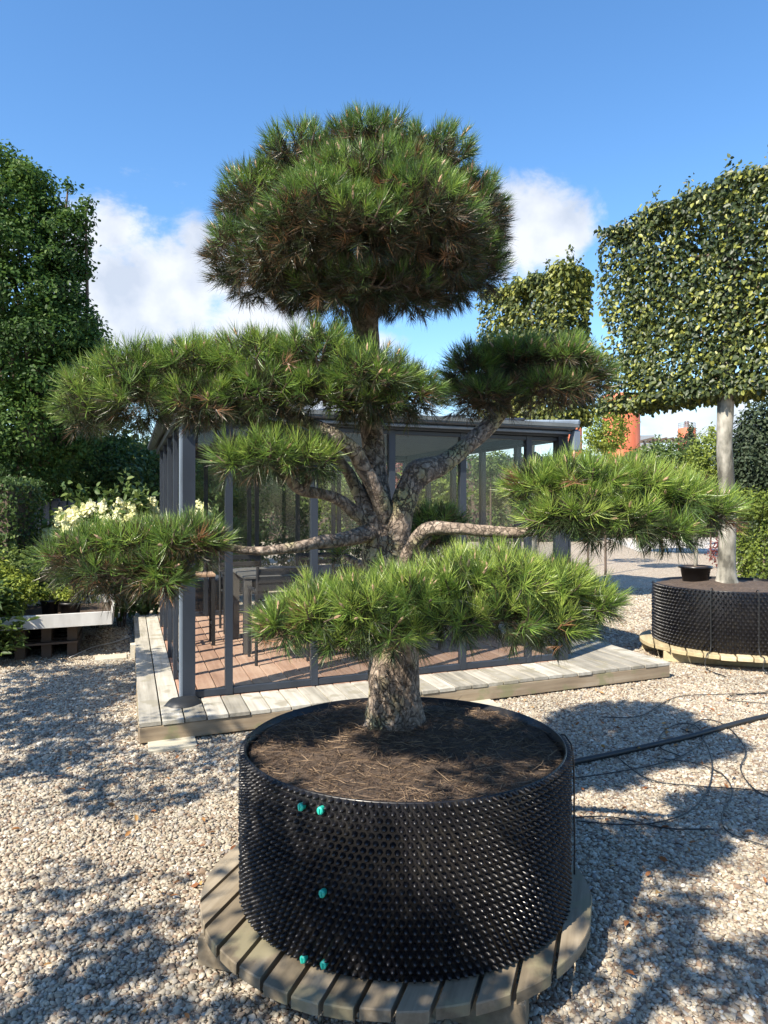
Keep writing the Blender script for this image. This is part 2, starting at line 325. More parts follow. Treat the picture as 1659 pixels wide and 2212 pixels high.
sep = nn(t, 'ShaderNodeSeparateColor'); link(t, v1.outputs['Color'], sep.inputs[0]); c = ramp(t, sep.outputs[0], pebble_cols)
cr_ = nn(t, 'ShaderNodeMapRange'); link(t, v2.outputs['Distance'], cr_.inputs[0]); cr_.inputs[2].default_value = .12
mxx = nn(t, 'ShaderNodeMix', data_type='RGBA'); link(t, cr_.outputs[0], mxx.inputs[0]); mxx.inputs[6].default_value = (.24, .19, .15, 1); link(t, c, mxx.inputs[7])
hs = nn(t, 'ShaderNodeHueSaturation'); hs.inputs['Value'].default_value = 1.35; link(t, mxx.outputs[2], hs.inputs['Color']); link(t, hs.outputs[0], b.inputs['Base Color']); bump(t, b, cr_.outputs[0], .8, .01); M['gravel'] = m

# ---------------------------------------------------------------- ground
g = MB(); xs = [-150, 150]; g.add([(-300, -60, 0), (300, -60, 0), (300, 600, 0), (-300, 600, 0)], [(0, 1, 2, 3)])
tag(g.build('ground', M['gravel']), 'pale gravel yard', kind='structure')['kind'] = 'structure'
# paved path far right
pth = MB(); a = [G(1380, 1192), G(1900, 1192), G(1900, 1140), G(1250, 1140)]
pth.add([p + np.array([0, 0, .006]) for p in a], [(0, 1, 2, 3)]); tag(pth.build('path', M['stone']), kind='structure')

U = np.array([math.cos(UA), math.sin(UA), 0]); V_ = np.array([-math.sin(VA), math.cos(VA), 0]); O = np.array([-1.414, 5.35, 0.0])
def W(u, v, z=0.0): return O + U * u + V_ * v + np.array([0, 0, z])
def inv(p):
    A = np.array([[U[0], V_[0]], [U[1], V_[1]]]); return np.linalg.solve(A, (p - O)[..., :2].T).T
PC = np.array([.078, 2.79, 0.0])                     # hero pot centre
PT = .1465                                           # pallet top
HP = np.array([3.6, 7.62, 0.0])                      # second pot centre
# pebbles: one countless stuff object (instances of a few stones)
def pebble_points():
    out = []
    for (d0, d1, dens, s0) in ((1.9, 4.2, 6300, 1.0), (4.2, 7.5, 4700, 1.15), (7.5, 13.5, 1500, 1.6)):
        area = 2.3 * .57 * (d1 ** 2 - d0 ** 2) / 2; n = int(area * dens); d = np.sqrt(rng.uniform(d0 ** 2, d1 ** 2, n)); x = rng.uniform(-.6, .64, n) * d
        out.append(np.stack([x, d, rng.uniform(-.002, .007, n), s0 * rng.lognormal(0, .22, n)], 1))
    p = np.concatenate(out); q = inv(p[:, :3])
    ok = ~((q[:, 0] > -.32) & (q[:, 0] < 4.12) & (q[:, 1] > -.45) & (q[:, 1] < 4.5))
    ok &= ~((np.hypot(p[:, 0] - PC[0], p[:, 1] - PC[1]) < .55) | (np.hypot(p[:, 0] - HP[0], p[:, 1] - HP[1]) < .7))
    tr = inv(p[:, :3]); return p[ok]
pp = pebble_points()
me = bpy.data.meshes.new('gravel'); me.vertices.add(len(pp)); me.vertices.foreach_set('co', pp[:, :3].astype(np.float32).ravel())
at = me.attributes.new('psize', 'FLOAT', 'POINT'); at.data.foreach_set('value', pp[:, 3].astype(np.float32))
gv = bpy.data.objects.new('gravel', me); C.objects.link(gv); me.materials.append(M['pebble']); tag(gv, 'loose cream and brown gravel pebbles covering the yard', 'gravel', kind='stuff')
ng = bpy.data.node_groups.new('scatter', 'GeometryNodeTree'); ng.interface.new_socket('Geometry', in_out='INPUT', socket_type='NodeSocketGeometry'); ng.interface.new_socket('Geometry', in_out='OUTPUT', socket_type='NodeSocketGeometry')
gi = nn(ng, 'NodeGroupInput'); go = nn(ng, 'NodeGroupOutput'); iop = nn(ng, 'GeometryNodeInstanceOnPoints'); ico = nn(ng, 'GeometryNodeMeshIcoSphere'); ico.inputs['Radius'].default_value = .0080; ico.inputs['Subdivisions'].default_value = 2
sp = nn(ng, 'GeometryNodeSetPosition'); nz = nn(ng, 'ShaderNodeTexNoise'); nz.inputs['Scale'].default_value = 70.0
vs_ = nn(ng, 'ShaderNodeVectorMath', operation='SUBTRACT'); vs_.inputs[1].default_value = (.5, .5, .5); link(ng, nz.outputs['Color'], vs_.inputs[0])
vm = nn(ng, 'ShaderNodeVectorMath', operation='SCALE'); vm.inputs['Scale'].default_value = .012; link(ng, vs_.outputs[0], vm.inputs[0]); link(ng, vm.outputs[0], sp.inputs['Offset']); link(ng, ico.outputs[0], sp.inputs[0])
ss = nn(ng, 'GeometryNodeSetShadeSmooth'); link(ng, sp.outputs[0], ss.inputs[0]); sm_ = nn(ng, 'GeometryNodeSetMaterial'); sm_.inputs['Material'].default_value = M['pebble']; link(ng, ss.outputs[0], sm_.inputs[0])
link(ng, gi.outputs[0], iop.inputs['Points']); link(ng, sm_.outputs[0], iop.inputs['Instance'])
rv = nn(ng, 'FunctionNodeRandomValue', data_type='FLOAT_VECTOR'); rv.inputs[0].default_value = (-.5, -.5, 0); rv.inputs[1].default_value = (.5, .5, 6.28); link(ng, rv.outputs[0], iop.inputs['Rotation'])
rs = nn(ng, 'FunctionNodeRandomValue', data_type='FLOAT_VECTOR'); rs.inputs[0].default_value = (.85, .6, .45); rs.inputs[1].default_value = (1.5, 1.1, .8); rs.inputs['Seed'].default_value = 5
na = nn(ng, 'GeometryNodeInputNamedAttribute', data_type='FLOAT'); na.inputs[0].default_value = 'psize'; vm2 = nn(ng, 'ShaderNodeVectorMath', operation='SCALE'); link(ng, rs.outputs[0], vm2.inputs[0]); link(ng, na.outputs[0], vm2.inputs['Scale']); link(ng, vm2.outputs[0], iop.inputs['Scale'])
link(ng, iop.outputs[0], go.inputs[0]); md = gv.modifiers.new('scatter', 'NODES'); md.node_group = ng
# ---------------------------------------------------------------- pavilion deck
dk = empty('deck', W(-.363, -.489), 'low weathered timber deck carrying the glass pavilion', 'deck')
top = .152; th = .03; nb = 31; pit = 4.53 / nb; mo_, mi = MB(), MB(); fb = MB()
for i in range(nb):
    u0 = -.363 + pit * i; uc = u0 + pit / 2; tt = rng.uniform(.2, .8)
    for (v0, v1, mm) in (((-.489, -.03, mo_), (-.03, 3.95, mi), (3.95, 4.3, mo_)) if -.02 < uc < 3.36 else ((-.489, 4.3, mo_),)):
        vj = v0 - (rng.uniform(0, .012) if v0 < -.4 else 0) + .002
        mm.box(W(uc, (vj + v1) / 2, top - th / 2 + rng.uniform(-.002, .002)), (pit - .009, v1 - vj - .004, th), U, V_, a=tt + rng.uniform(-.15, .15), bev=.003)
mo_.build('deck_boards', M['deck'], dk); mi.build('floor_boards', M['deckin'], dk)
for (u0, v0, u1, v1) in ((-.355, -.465, 4.16, -.465), (-.34, -.43, -.34, 4.28), (4.14, -.43, 4.14, 4.28)):
    f = MB(); L = math.hypot(u1 - u0, v1 - v0); ax = nrm(W(u1, v1) - W(u0, v0)); ay = np.cross([0, 0, 1.], ax)
    f.box((W(u0, v0, top - th - .052) + W(u1, v1, top - th - .052)) / 2, (np.linalg.norm(W(u1, v1) - W(u0, v0)), .045, .10), ax, ay, bev=.003); f.build('edge_beam', M['beam'], dk)
for v in (.5, 1.5, 2.5, 3.5):
    f = MB(); f.box(W(1.9, v, top - th - .05), (4.3, .05, .09), U, V_); f.build('joist', M['beam'], dk)
for (px, py) in ((372, 1612), (1035, 1528), (1290, 1474), (240, 1423)):
    p = G(px, py) ; f = MB(); p = p - V_ * .0; f.box((p[0], p[1], .012), (.30, .22, .026), U, V_, bev=.003); f.build('support_block', M['block'], dk)
st = MB(); p = G(287, 1421); st.box((p[0], p[1], .07), (.05, .09, .15), U, V_, a=.8, bev=.003); st.build('edge_stake', M['block'], dk)

# ---------------------------------------------------------------- glass pavilion
gz = empty('pavilion', W(0, 0, top), 'dark framed glass garden pavilion with low hipped roof behind the big pine', 'pavilion')
Z0, Z1 = .155, 2.17; LU, LV = 3.36, 3.9
def post(u, v, wu=.055, wv=.055, z0=Z0, z1=Z1, m_='frame', name='post'):
    f = MB(); f.box(W(u, v, (z0 + z1) / 2), (wu, wv, z1 - z0), U, V_, bev=.003); return f.build(name, M[m_], gz)
for u in (.283, .947, 1.61, 2.275, 2.944): post(u, 0)
post(-.01, .0, .09, .11); post(3.30, 0, .1, .1); post(3.30, LV, .1, .1); post(0, LV, .1, .1)
post(-.062, .03, .016, .15, m_='light_frame', name='lit_post_side')  # lighter plate on the corner post: its sunlit side put into colour
for i in range(1, 8): post(-.03 - (i % 2) * .035, .22 + i * .44, .03, .07, name='stile')
for i in range(1, 5): post(3.30, i * .78, .06, .06)
for u in (.5, 1.05, 1.15, 1.7, 2.2, 2.28, 2.8): post(u, LV, .05, .05)
def rail(u0, v0, u1, v1, z, wd=.05, hh=.05, m_='frame', name='rail'):
    f = MB(); a_, b_ = W(u0, v0, z), W(u1, v1, z); ax = nrm(b_ - a_); f.box((a_ + b_) / 2, (np.linalg.norm(b_ - a_), wd, hh), ax, np.cross([0, 0, 1.], ax), bev=.003); return f.build(name, M[m_], gz)
for z, hh in ((Z0 + .027, .05), (2.15, .035)):
    us = [.035, .255, .311, .919, .975, 1.582, 1.638, 2.247, 2.303, 2.916, 2.972, 3.25]
    for i in range(0, 12, 2): rail(us[i], 0, us[i + 1], 0, z, .045, hh)
    rail(0.05, LV, 3.25, LV, z, .03, hh); rail(3.30, .05, 3.30, LV - .05, z, .03, hh); rail(-.03, .1, -.03, LV - .05, z, .03, hh)
for (a_, b_) in (((-.06, -.03), (3.34, -.03)), ((3.34, 0), (3.34, LV)), ((-.06, 0), (-.06, LV)), ((0, LV + .02), (3.34, LV + .02))): rail(*a_, *b_, Z1 + .035, .08, .07)
f = MB(); f.tube([W(-.15, -.13, 2.20), W(3.38, -.13, 2.20)], .014, 10); f.build('blind_roller', M['light_frame'], gz, True)
f = MB(); f.box(W(1.60, -.15, 2.25), (3.46, .08, .06), U, V_, bev=.012); f.build('gutter', M['gutter'], gz)
for (u, v, L, ax, ay) in ((-.16, 1.95, 4.1, V_, U), (3.35, 1.95, 4.1, V_, U)):
    f = MB(); f.box(W(u, v, 2.25), (4.1, .08, .06), V_, -U, bev=.015); f.build('gutter', M['gutter'], gz)
f = MB(); p = W(3.36, -.15, 2.13); f.box(p, (.06, .07, .20), U, V_, bev=.02); f.build('gutter_outlet', M['light_frame'], gz)
f = MB(); f.tube([W(3.42, -.04, 2.2), W(3.40, -.0, 2.05), W(3.38, 0, 1.98), W(3.38, 0, .2)], .03, 10, step=.05); f.build('downpipe', M['gutter'], gz, True)
# hipped roof with glazing bars
e = .14; zR, zE = 2.45, 2.275
rc = [W(-e, -.2, zE), W(3.37, -.2, zE), W(3.37, LV + .2, zE), W(-e, LV + .2, zE), W(1.1, LV / 2, zR), W(2.2, LV / 2, zR)]
f = MB(); low = [p - np.array([0, 0, .03]) for p in rc]; fs = [(0, 1, 5, 4), (1, 2, 5), (2, 3, 4, 5), (3, 0, 4)]
f.add(rc + low, fs + [tuple(i + 6 for i in q)[::-1] for q in fs] + [(0, 6, 7, 1), (1, 7, 8, 2), (2, 8, 9, 3), (3, 9, 6, 0)]); rf = f.build('roof', M['roof'], gz)
for a_, b_ in ((0, 4), (1, 5), (2, 5), (3, 4), (4, 5)):
    f = MB(); f.tube([rc[a_] + [0, 0, .015], rc[b_] + [0, 0, .015]], .022, 6); f.build('roof_bar', M['light_frame'], rf)
for k in range(1, 6):
    f = MB(); u = 3.51 * k / 6 - e; uu = min(max(u, 1.1), 2.2); f.tube([W(u, -.2, zE + .015), W(uu, LV / 2 - .02, zR + .012)], .014, 6); f.build('roof_bar', M['frame'], rf)
f = MB(); f.box(W(.15, .05, 2.09), (.26, .008, .15), U, V_); f.build('blind_valance', M['taupe'], gz)
f = MB(); f.box(W(1.65, LV / 2, 2.235), (3.2, 3.8, .02), U, V_); f.build('ceiling', M['taupe'], gz)
for (u, s) in ((3.2, -1), (2.4, 1)):
    f = MB(); f.tube([W(3.25, .06, 1.75), W(3.2, .06, 1.9), W(3.05, .06, 2.02)] if s < 0 else [W(3.28, LV - .07, 1.7), W(3.2, LV - .07, 1.9), W(3.0, LV - .07, 2.02)], .025, 8, step=.03); f.build('brace', M['frame'], gz, True)
pn = [.03, .283, .947, 1.61, 2.275, 2.944, 3.25]
for i in range(6):
    f = MB(); f.box(W((pn[i] + pn[i + 1]) / 2, .0, 1.16), (pn[i + 1] - pn[i] - .056, .008, 1.94), U, V_); f.build('pane', M['glass'], gz)
for i in range(5):
    f = MB(); v0 = [.05, .78, 1.56, 2.34, 3.12, 3.85]; f.box(W(3.30, (v0[i] + v0[i + 1]) / 2, 1.16), (.008, .70, 1.94), U, V_); f.build('pane', M['glass'], gz)
f = MB(); f.box(W(-.03, 1.98, 1.16), (.006, 3.7, 1.94), U, V_); f.build('pane', M['glass'], gz)
f = MB(); f.box(W(1.65, LV, 1.16), (3.1, .006, 1.94), U, V_); f.build('pane', M['glass'], gz)
f = MB(); p = P(1010, 1002, 6.2); q = inv(p); 
f.box(W(q[0], -.012, 1.90), (.06, .003, .06), U, V_); f.build('sticker', M['white'], gz)
# cloth bundle at the post foot
f = MB(); th_ = np.linspace(0, 6.28, 20, endpoint=False); f.lathe(W(-.06, -.13, top + .002), [(.12, 0), (.11, .012), (.09, .03), (.06, .036), (.035, .04), (.002, .042)], 26)
v = f.v[0]; v += (noise(v, 26)[:, None] * .022) * np.array([1, 1, .5]); v[:, 2] = np.maximum(v[:, 2], top + .002); o = f.build('cloth_bundle', M['rubber'], None, True, origin=W(-.06, -.13, top)); tag(o, 'crumpled dark cloth bundle on deck at foot of the thick corner post', 'cloth')

# ---------------------------------------------------------------- furniture in the pavilion
FZ = top + .002
tb_ = empty('dining_table', W(.6, 1.35, FZ), 'long grey slatted dining table inside the pavilion', 'table')
f = MB()
for i in range(7): f.box(W(1.7, 1.42 + .14 * i, FZ + .715), (2.2, .128, .025), U, V_, bev=.003)
f.build('table_top', M['table'], tb_)
f = MB(); f.box(W(1.7, 1.40, FZ + .67), (2.1, .03, .06), U, V_); f.box(W(1.7, 2.22, FZ + .67), (2.1, .03, .06), U, V_); f.build('apron', M['chair'], tb_)
for u in (.64, 2.76):
    for v in (1.4, 2.22): f = MB(); f.box(W(u, v, FZ + .35), (.075, .075, .70), U, V_, bev=.004); f.build('leg', M['table'], tb_)
def chair(u, v, face, lab, zs=1.0, mk='chair'):
    ang = UA; q = empty('slatted_chair', W(u, v, FZ), lab, 'chair', 'slatted chairs around the dining table'); sgn = face
    f = MB()
    for i in range(5): f.box(W(u, v + sgn * (-.16 + .08 * i), FZ + .43), (.46, .07, .02), U, V_, bev=.003)
    f.build('seat', M[mk], q); f = MB()
    for i in range(6): f.box(W(u, v - sgn * (.23 + .008 * i), FZ + .47 + .07 * i * zs), (.46, .018, .055), U, V_, bev=.003)
    f.build('backrest', M[mk], q)
    for s in (-1, 1):
        f = MB(); f.tube([W(u + s * .235, v - sgn * .2, FZ), W(u + s * .235, v - sgn * .21, FZ + .43), W(u + s * .235, v - sgn * .28, FZ + .47 + .40 * zs)], .014, 6); f.build('leg', M[mk], q)
        f = MB(); f.tube([W(u + s * .235, v + sgn * .2, FZ), W(u + s * .235, v + sgn * .2, FZ + .64)], .014, 6); f.build('leg', M[mk], q)
        f = MB(); f.box(W(u + s * .235, v - sgn * .01, FZ + .645), (.04, .46, .02), U, V_, bev=.003); f.build('armrest', M[mk], q)
chair(.87, 1.06, 1, 'dark slatted chair at near side of table, leftmost with its back to the glass')
chair(1.55, 1.02, 1, 'dark slatted chair at near side of table, second from the left')
chair(2.2, 1.04, 1, 'dark slatted chair at near side of table, directly behind the pine trunk')
chair(.8, 2.72, -1, 'dark slatted chair at far side of table, nearest the bar stool', 1.15)
chair(1.75, 2.70, -1, 'dark slatted chair at middle of the far side of the table', 1.15)
bs = empty('bar_stool', W(.25, 2.05, FZ), 'thin legged stool with pale wooden seat left of the dining table', 'stool')
f = MB(); f.box(W(.25, 2.05, FZ + .70), (.30, .28, .035), U, V_, bev=.008); f.build('seat', M['seatwood'], bs)
for s in (-1, 1):
    for r_ in (-1, 1): f = MB(); f.box((W(.25 + s * .13, 2.05 + r_ * .12, FZ + .34)), (.035, .02, .68), U, V_, bev=.002); f.build('leg', M['chair'], bs)
    f = MB(); f.box(W(.25 + s * .13, 2.05, FZ + .2), (.018, .215, .02), U, V_); f.build('footrest', M['chair'], bs)

# ---------------------------------------------------------------- round pallets and air pots
def pallet(c, rad, pitch, gap, mat_, lab, ztop=PT, ang=PA):
    r = empty('round_pallet', c, lab, 'pallet', 'round pallets under the root pots'); dv = np.array([math.sin(ang), math.cos(ang), 0]); du = np.array([math.cos(ang), -math.sin(ang), 0]); f = MB()
    n = int(2 * rad / pitch) + 1
    for i in range(n):
        a0 = -rad + i * pitch + .004; a1 = min(a0 + pitch - gap, rad - .003)
        if a1 - a0 < .02: continue
        aa = np.linspace(a0, a1, 9); up = np.sqrt(np.maximum(rad ** 2 - aa ** 2, 1e-5)) + rng.uniform(-.006, .004); dz = rng.uniform(-.003, .003)
        ring = [c + du * a_ + dv * b_ for a_, b_ in zip(aa, up)] + [c + du * a_ - dv * b_ for a_, b_ in zip(aa[::-1], up[::-1])]
        ring = np.array(ring); m_ = len(ring); cen = ring.mean(0); rin = ring + nrm(cen - ring) * .004
        vs = np.concatenate([ring + [0, 0, ztop - .036 + dz], ring + [0, 0, ztop - .004 + dz], rin + [0, 0, ztop + dz]])
        fs = [tuple(range(m_)), tuple(range(2 * m_, 3 * m_))[::-1]]
        for L in (0, 1): fs += [(L * m_ + (k + 1) % m_, L * m_ + k, (L + 1) * m_ + k, (L + 1) * m_ + (k + 1) % m_) for k in range(m_)]
        f.add(vs, fs, a=rng.uniform(.1, .9))
    f.build('boards', M[mat_], r)
    for s in (-.62, 0, .62):
        L = 2 * math.sqrt(rad ** 2 - (s * rad) ** 2) * .97; f = MB(); f.box(c + dv * s * rad + [0, 0, (ztop - .038) / 2 + .004], (L, .09, ztop - .046), du, dv, bev=.004); f.build('bearer', M[mat_], r)
    return r
pallet(PC + np.array([-.034, 0, 0]), .722, .1035, .016, 'pallet', 'round weathered board pallet carrying the large black pot in the foreground')
pallet(HP, .90, .14, .014, 'pallet2', 'round yellowish board pallet under the hornbeam pot on the right')
def airpot(c, rad, h, z0, rows, cols, lab, name='root_pot', clips=True, soil_drop=.026, cone=.02, group='black studded root pots'):
    r = empty(name, (c[0], c[1], z0), lab, 'plant pot', group); f = MB()
    seg = 144; f.lathe((c[0], c[1], z0), [(rad - .022, 0.002), (rad - .004, .0), (rad, .004), (rad, h - .004), (rad - .002, h + .001), (rad - .008, h), (rad - .01, h - .08)], seg)
    dz = h / rows; base = []
    for i in range(rows):
        zc = z0 + dz * (i + .5); cr0 = min(dz, 2 * math.pi * rad / cols) * .44
        for j in range(cols):
            a = 2 * math.pi * (j + .5 * (i % 2)) / cols + rng.normal(0, .0006); N = np.array([math.cos(a), math.sin(a), 0]); a += float(noise(np.array([[N[0], N[1], zc * 2]]), 3.)[0]) * .006; zc_ = zc + float(noise(np.array([[N[0], N[1], zc]]), 2.2)[0]) * .004; T_ = np.array([-N[1], N[0], 0]); Z = np.array([0, 0, 1.])
            cc = np.array([c[0], c[1], zc_]) + N * (rad - .002 + float(noise(np.array([[N[0], N[1], zc]]), 2.)[0]) * .004); k = 8; aa = np.arange(k) * 2 * math.pi / k; vs = []
            pr = cone * rng.uniform(.8, 1.12)
            for (q, dep) in ((1.0, 0), (.62, .55), (.34, .93)): vs += [cc + N * pr * dep + (T_ * math.cos(x) + Z * math.sin(x)) * cr0 * q for x in aa]
            vs.append(cc + N * pr); fs = []
            for L in (0, 1): fs += [(L * k + m_, L * k + (m_ + 1) % k, (L + 1) * k + (m_ + 1) % k, (L + 1) * k + m_) for m_ in range(k)]
            fs += [(2 * k + m_, 2 * k + (m_ + 1) % k, 3 * k) for m_ in range(k)]; base.append((vs, fs))
    for vs, fs in base: f.add(vs, fs)
    f.build('pot_wall', M['black'], r, True)
    s = MB(); rr = [0.001, .05, .1, .15, .2, .25, .3, .35, .4, .45, .5, .55, rad - .021]; rr = [x for x in rr if x < rad - .03] + [rad - .021]
    s.lathe((c[0], c[1], z0 + h - soil_drop), [(x, 0) for x in rr[::-1]], 96); v = s.v[0]; v[:, 2] += noise(v, 9) * .010 + noise(v, 31) * .004 + .04 * np.exp(-((np.hypot(v[:, 0] - c[0], v[:, 1] - c[1] - .12) / .28) ** 2)); s.build('soil', M['soil'], r, True)
    return r
pot = airpot(PC, .60, .537, PT, 23, 146, 'large black studded root pot in the foreground holding the cloud pine', cone=.019)
for (px, py) in ((650, 1743), (692, 1751), (696, 1930), (655, 2072), (699, 2084)):
    x = (px - CX) / F; D = PC; # ray / cylinder
    A_, B_, C_ = x * x + 1, -2 * (x * PC[0] + PC[1]), PC[0] ** 2 + PC[1] ** 2 - .617 ** 2; d = (-B_ - math.sqrt(B_ ** 2 - 4 * A_ * C_)) / (2 * A_)
    p = P(px, py, d); N = nrm(np.array([p[0] - PC[0], p[1] - PC[1], 0])); T_ = np.array([-N[1], N[0], 0]); aa = np.arange(14) * 2 * math.pi / 14; vs = [];
    for (q, dep) in ((.011, -.014), (.0125, .0), (.0125, .004), (.009, .007), (.004, .007)): vs += [p + N * dep + (T_ * math.cos(a) * .85 + np.array([0, 0, 1.]) * math.sin(a)) * q for a in aa]
    fs = [(L * 14 + m_, L * 14 + (m_ + 1) % 14, (L + 1) * 14 + (m_ + 1) % 14, (L + 1) * 14 + m_) for L in range(4) for m_ in range(14)] + [tuple(range(56, 70))]
    f = MB(); f.add(vs, fs); f.box(p + N * .0085, (.0035, .004, .016), T_, N); f.build('clip', M['teal'], pot)
airpot(HP, .755, .59, PT, 18, 112, 'wide black studded root pot on the right holding the hornbeam', cone=.024)

# dry needles littering the soil (countless)
n = 5200; a = rng.uniform(0, 6.283, n); r_ = .57 * np.sqrt(rng.uniform(0, 1, n)); B = np.stack([PC[0] + r_ * np.cos(a), PC[1] + r_ * np.sin(a), np.full(n, PT + .537 - .022)], 1)
B[:, 2] = PT + .537 - .022 + noise(B * [1, 1, 0] + [0, 0, PT + .511], 9) * .010 + .04 * np.exp(-((np.hypot(B[:, 0] - PC[0], B[:, 1] - PC[1] - .12) / .28) ** 2)) + rng.uniform(0, .008, n)
D = nrm(np.stack([rng.normal(size=n), rng.normal(size=n), rng.normal(0, .15, n)], 1)); L = rng.uniform(.02, .09, n)[:, None]; Wd = rand_perp(D) * .0011; Mi = B + D * L * .5 + rng.normal(0, .006, (n, 3)) * [1, 1, .3]
Vv = np.stack([B - Wd, B + Wd, Mi + Wd, Mi - Wd, B + D * L], 1).reshape(-1, 3); bb = (np.arange(n) * 5)[:, None]
o = fastmesh('needle_litter', Vv, (bb + np.array([0, 1, 2, 3, 3, 2, 4])).ravel(), np.tile([4, 3], n), np.repeat(rng.uniform(0, 1, n) ** 1.6, 5), M['litter']); tag(o, 'fallen brown pine needles strewn over the potting soil', 'pine needles', kind='stuff')

# ---------------------------------------------------------------- the hero pine
TB = P(850, 1592, 2.98)
pine = empty('cloud_pine', TB, 'large cloud pruned pine with bare twisted limbs and layered needle pads', 'pine tree')
def limb(name, pts, seg=34, rough=.10, step=.010, m_='bark', parent=pine):
    f = MB(); Pp = [P(x, y, d) for x, y, d, r in pts]; Rr = [r * d / F for x, y, d, r in pts]; f.tube(Pp, Rr, seg, rough, step=step); return f.build(name, M[m_], parent, True)
f = MB()
tp = [(850, 1612, 2.98, 92), (851, 1585, 2.98, 80), (853, 1545, 2.98, 64), (853, 1480, 2.97, 54), (850, 1400, 2.96, 52), (842, 1300, 2.96, 49), (830, 1210, 2.95, 46), (822, 1150, 2.95, 38), (817, 1110, 2.95, 31), (812, 1050, 2.95, 29), (805, 960, 2.98, 26), (800, 900, 3.0, 27), (797, 800, 3.02, 24), (790, 710, 3.02, 27), (786, 660, 3.02, 33), (790, 600, 3.0, 24), (795, 500, 3.0, 15), (800, 400, 3.0, 8)]
Pp = [P(x, y, d) for x, y, d, r in tp]; Rr = [r * d / F for x, y, d, r in tp]; f.tube(Pp, Rr, 76, .11, step=.008)
for (a, L) in ((200, .17), (255, .15), (300, .16), (340, .15), (20, .16), (150, .18), (90, .15)):   # root flare
    dd = np.array([math.cos(R(a)), math.sin(R(a)), 0]); b0 = TB + [0, 0, .07]
    f.tube([b0 + dd * .04 + [0, 0, .07], b0 + dd * .10 - [0, 0, .035], b0 + dd * L - [0, 0, .085], b0 + dd * (L + .07) - [0, 0, .12]], [.05, .042, .028, .012], 10, .15, step=.02)
f.build('trunk', M['bark'], pine, True)
limb('limb', [(828, 1130, 2.93, 22), (822, 1085, 2.88, 20), (802, 1040, 2.84, 18), (785, 1012, 2.82, 17), (768, 978, 2.78, 17), (740, 955, 2.74, 16), (715, 938, 2.70, 16), (670, 915, 2.76, 13), (600, 890, 2.78, 11), (480, 870, 2.8, 9), (330, 860, 2.8, 7)])
limb('limb', [(812, 1160, 2.92, 22), (795, 1110, 2.90, 20), (768, 1050, 2.92, 14), (742, 1005, 2.92, 12), (705, 975, 2.9, 17), (660, 945, 2.85, 15), (610, 928, 2.8, 13), (540, 900, 2.8, 9)])
limb('limb', [(850, 1210, 2.94, 26), (860, 1140, 2.92, 28), (874, 1080, 2.92, 27), (890, 1042, 2.93, 29), (904, 1022, 2.94, 32), (925, 1014, 2.96, 27), (955, 1003, 3.0, 21), (1010, 962, 3.06, 19), (1060, 916, 3.12, 19), (1082, 885, 3.16, 19), (1086, 850, 3.2, 16), (1060, 820, 3.2, 11)])
limb('limb', [(1082, 885, 3.17, 14), (1100, 850, 3.2, 14), (1150, 830, 3.25, 10), (1230, 820, 3.25, 6)])
limb('limb', [(1085, 890, 3.16, 12), (1050, 875, 3.2, 10), (1020, 880, 3.2, 7)], 12)
limb('limb', [(800, 1150, 2.90, 20), (770, 1158, 2.84, 18), (735, 1166, 2.78, 15), (690, 1171, 2.7, 14), (640, 1182, 2.62, 13), (590, 1188, 2.58, 11), (540, 1190, 2.55, 9), (480, 1182, 2.52, 8), (380, 1185, 2.5, 7), (250, 1195, 2.5, 5)])
limb('limb', [(800, 1130, 2.92, 20), (765, 1105, 2.88, 16), (735, 1082, 2.84, 14), (700, 1068, 2.79, 12), (655, 1060, 2.73, 12), (632, 1045, 2.69, 11), (622, 1030, 2.66, 8), (600, 1010, 2.64, 6)], 20)
limb('limb', [(655, 1060, 2.73, 8), (668, 1035, 2.71, 8), (660, 1020, 2.69, 8), (648, 1005, 2.66, 6)], 16)
limb('limb', [(862, 1290, 2.92, 24), (880, 1215, 2.78, 20), (892, 1180, 2.72, 17), (908, 1155, 2.68, 16), (930, 1142, 2.66, 16), (985, 1142, 2.64, 14), (1060, 1148, 2.62, 13), (1130, 1150, 2.6, 12), (1200, 1135, 2.6, 10), (1330, 1110, 2.6, 8), (1450, 1110, 2.6, 6)])
limb('limb', [(850, 1390, 2.9, 26), (870, 1350, 2.72, 19), (890, 1320, 2.55, 14), (1000, 1300, 2.42, 10), (1150, 1300, 2.4, 7), (1250, 1310, 2.4, 5)])
limb('limb', [(850, 1370, 2.9, 20), (800, 1345, 2.65, 14), (740, 1330, 2.5, 10), (640, 1340, 2.42, 7)])
limb('limb', [(845, 1260, 3.0, 16), (900, 1190, 3.15, 10), (940, 1150, 3.3, 7)], 12)
limb('limb', [(800, 1230, 3.0, 14), (770, 1215, 3.15, 9), (745, 1200, 3.25, 6)], 12)
for (x, y, d) in ((600, 580, 2.85), (530, 520, 3.0), (980, 590, 2.8), (1010, 540, 3.1), (860, 540, 2.65), (700, 520, 2.7), (720, 560, 3.3), (890, 560, 3.35), (920, 450, 2.9), (660, 430, 3.0)):
    limb('limb', [(788, 655 - abs(x - 790) * .05, 3.0, 17), ((788 + x) / 2, (645 + y) / 2 + 22, (3 + d) / 2, 12), (x, y, d, 8), (x + (x - 790) * .25, y - 60, d, 4)], 10, .15, m_='twig')

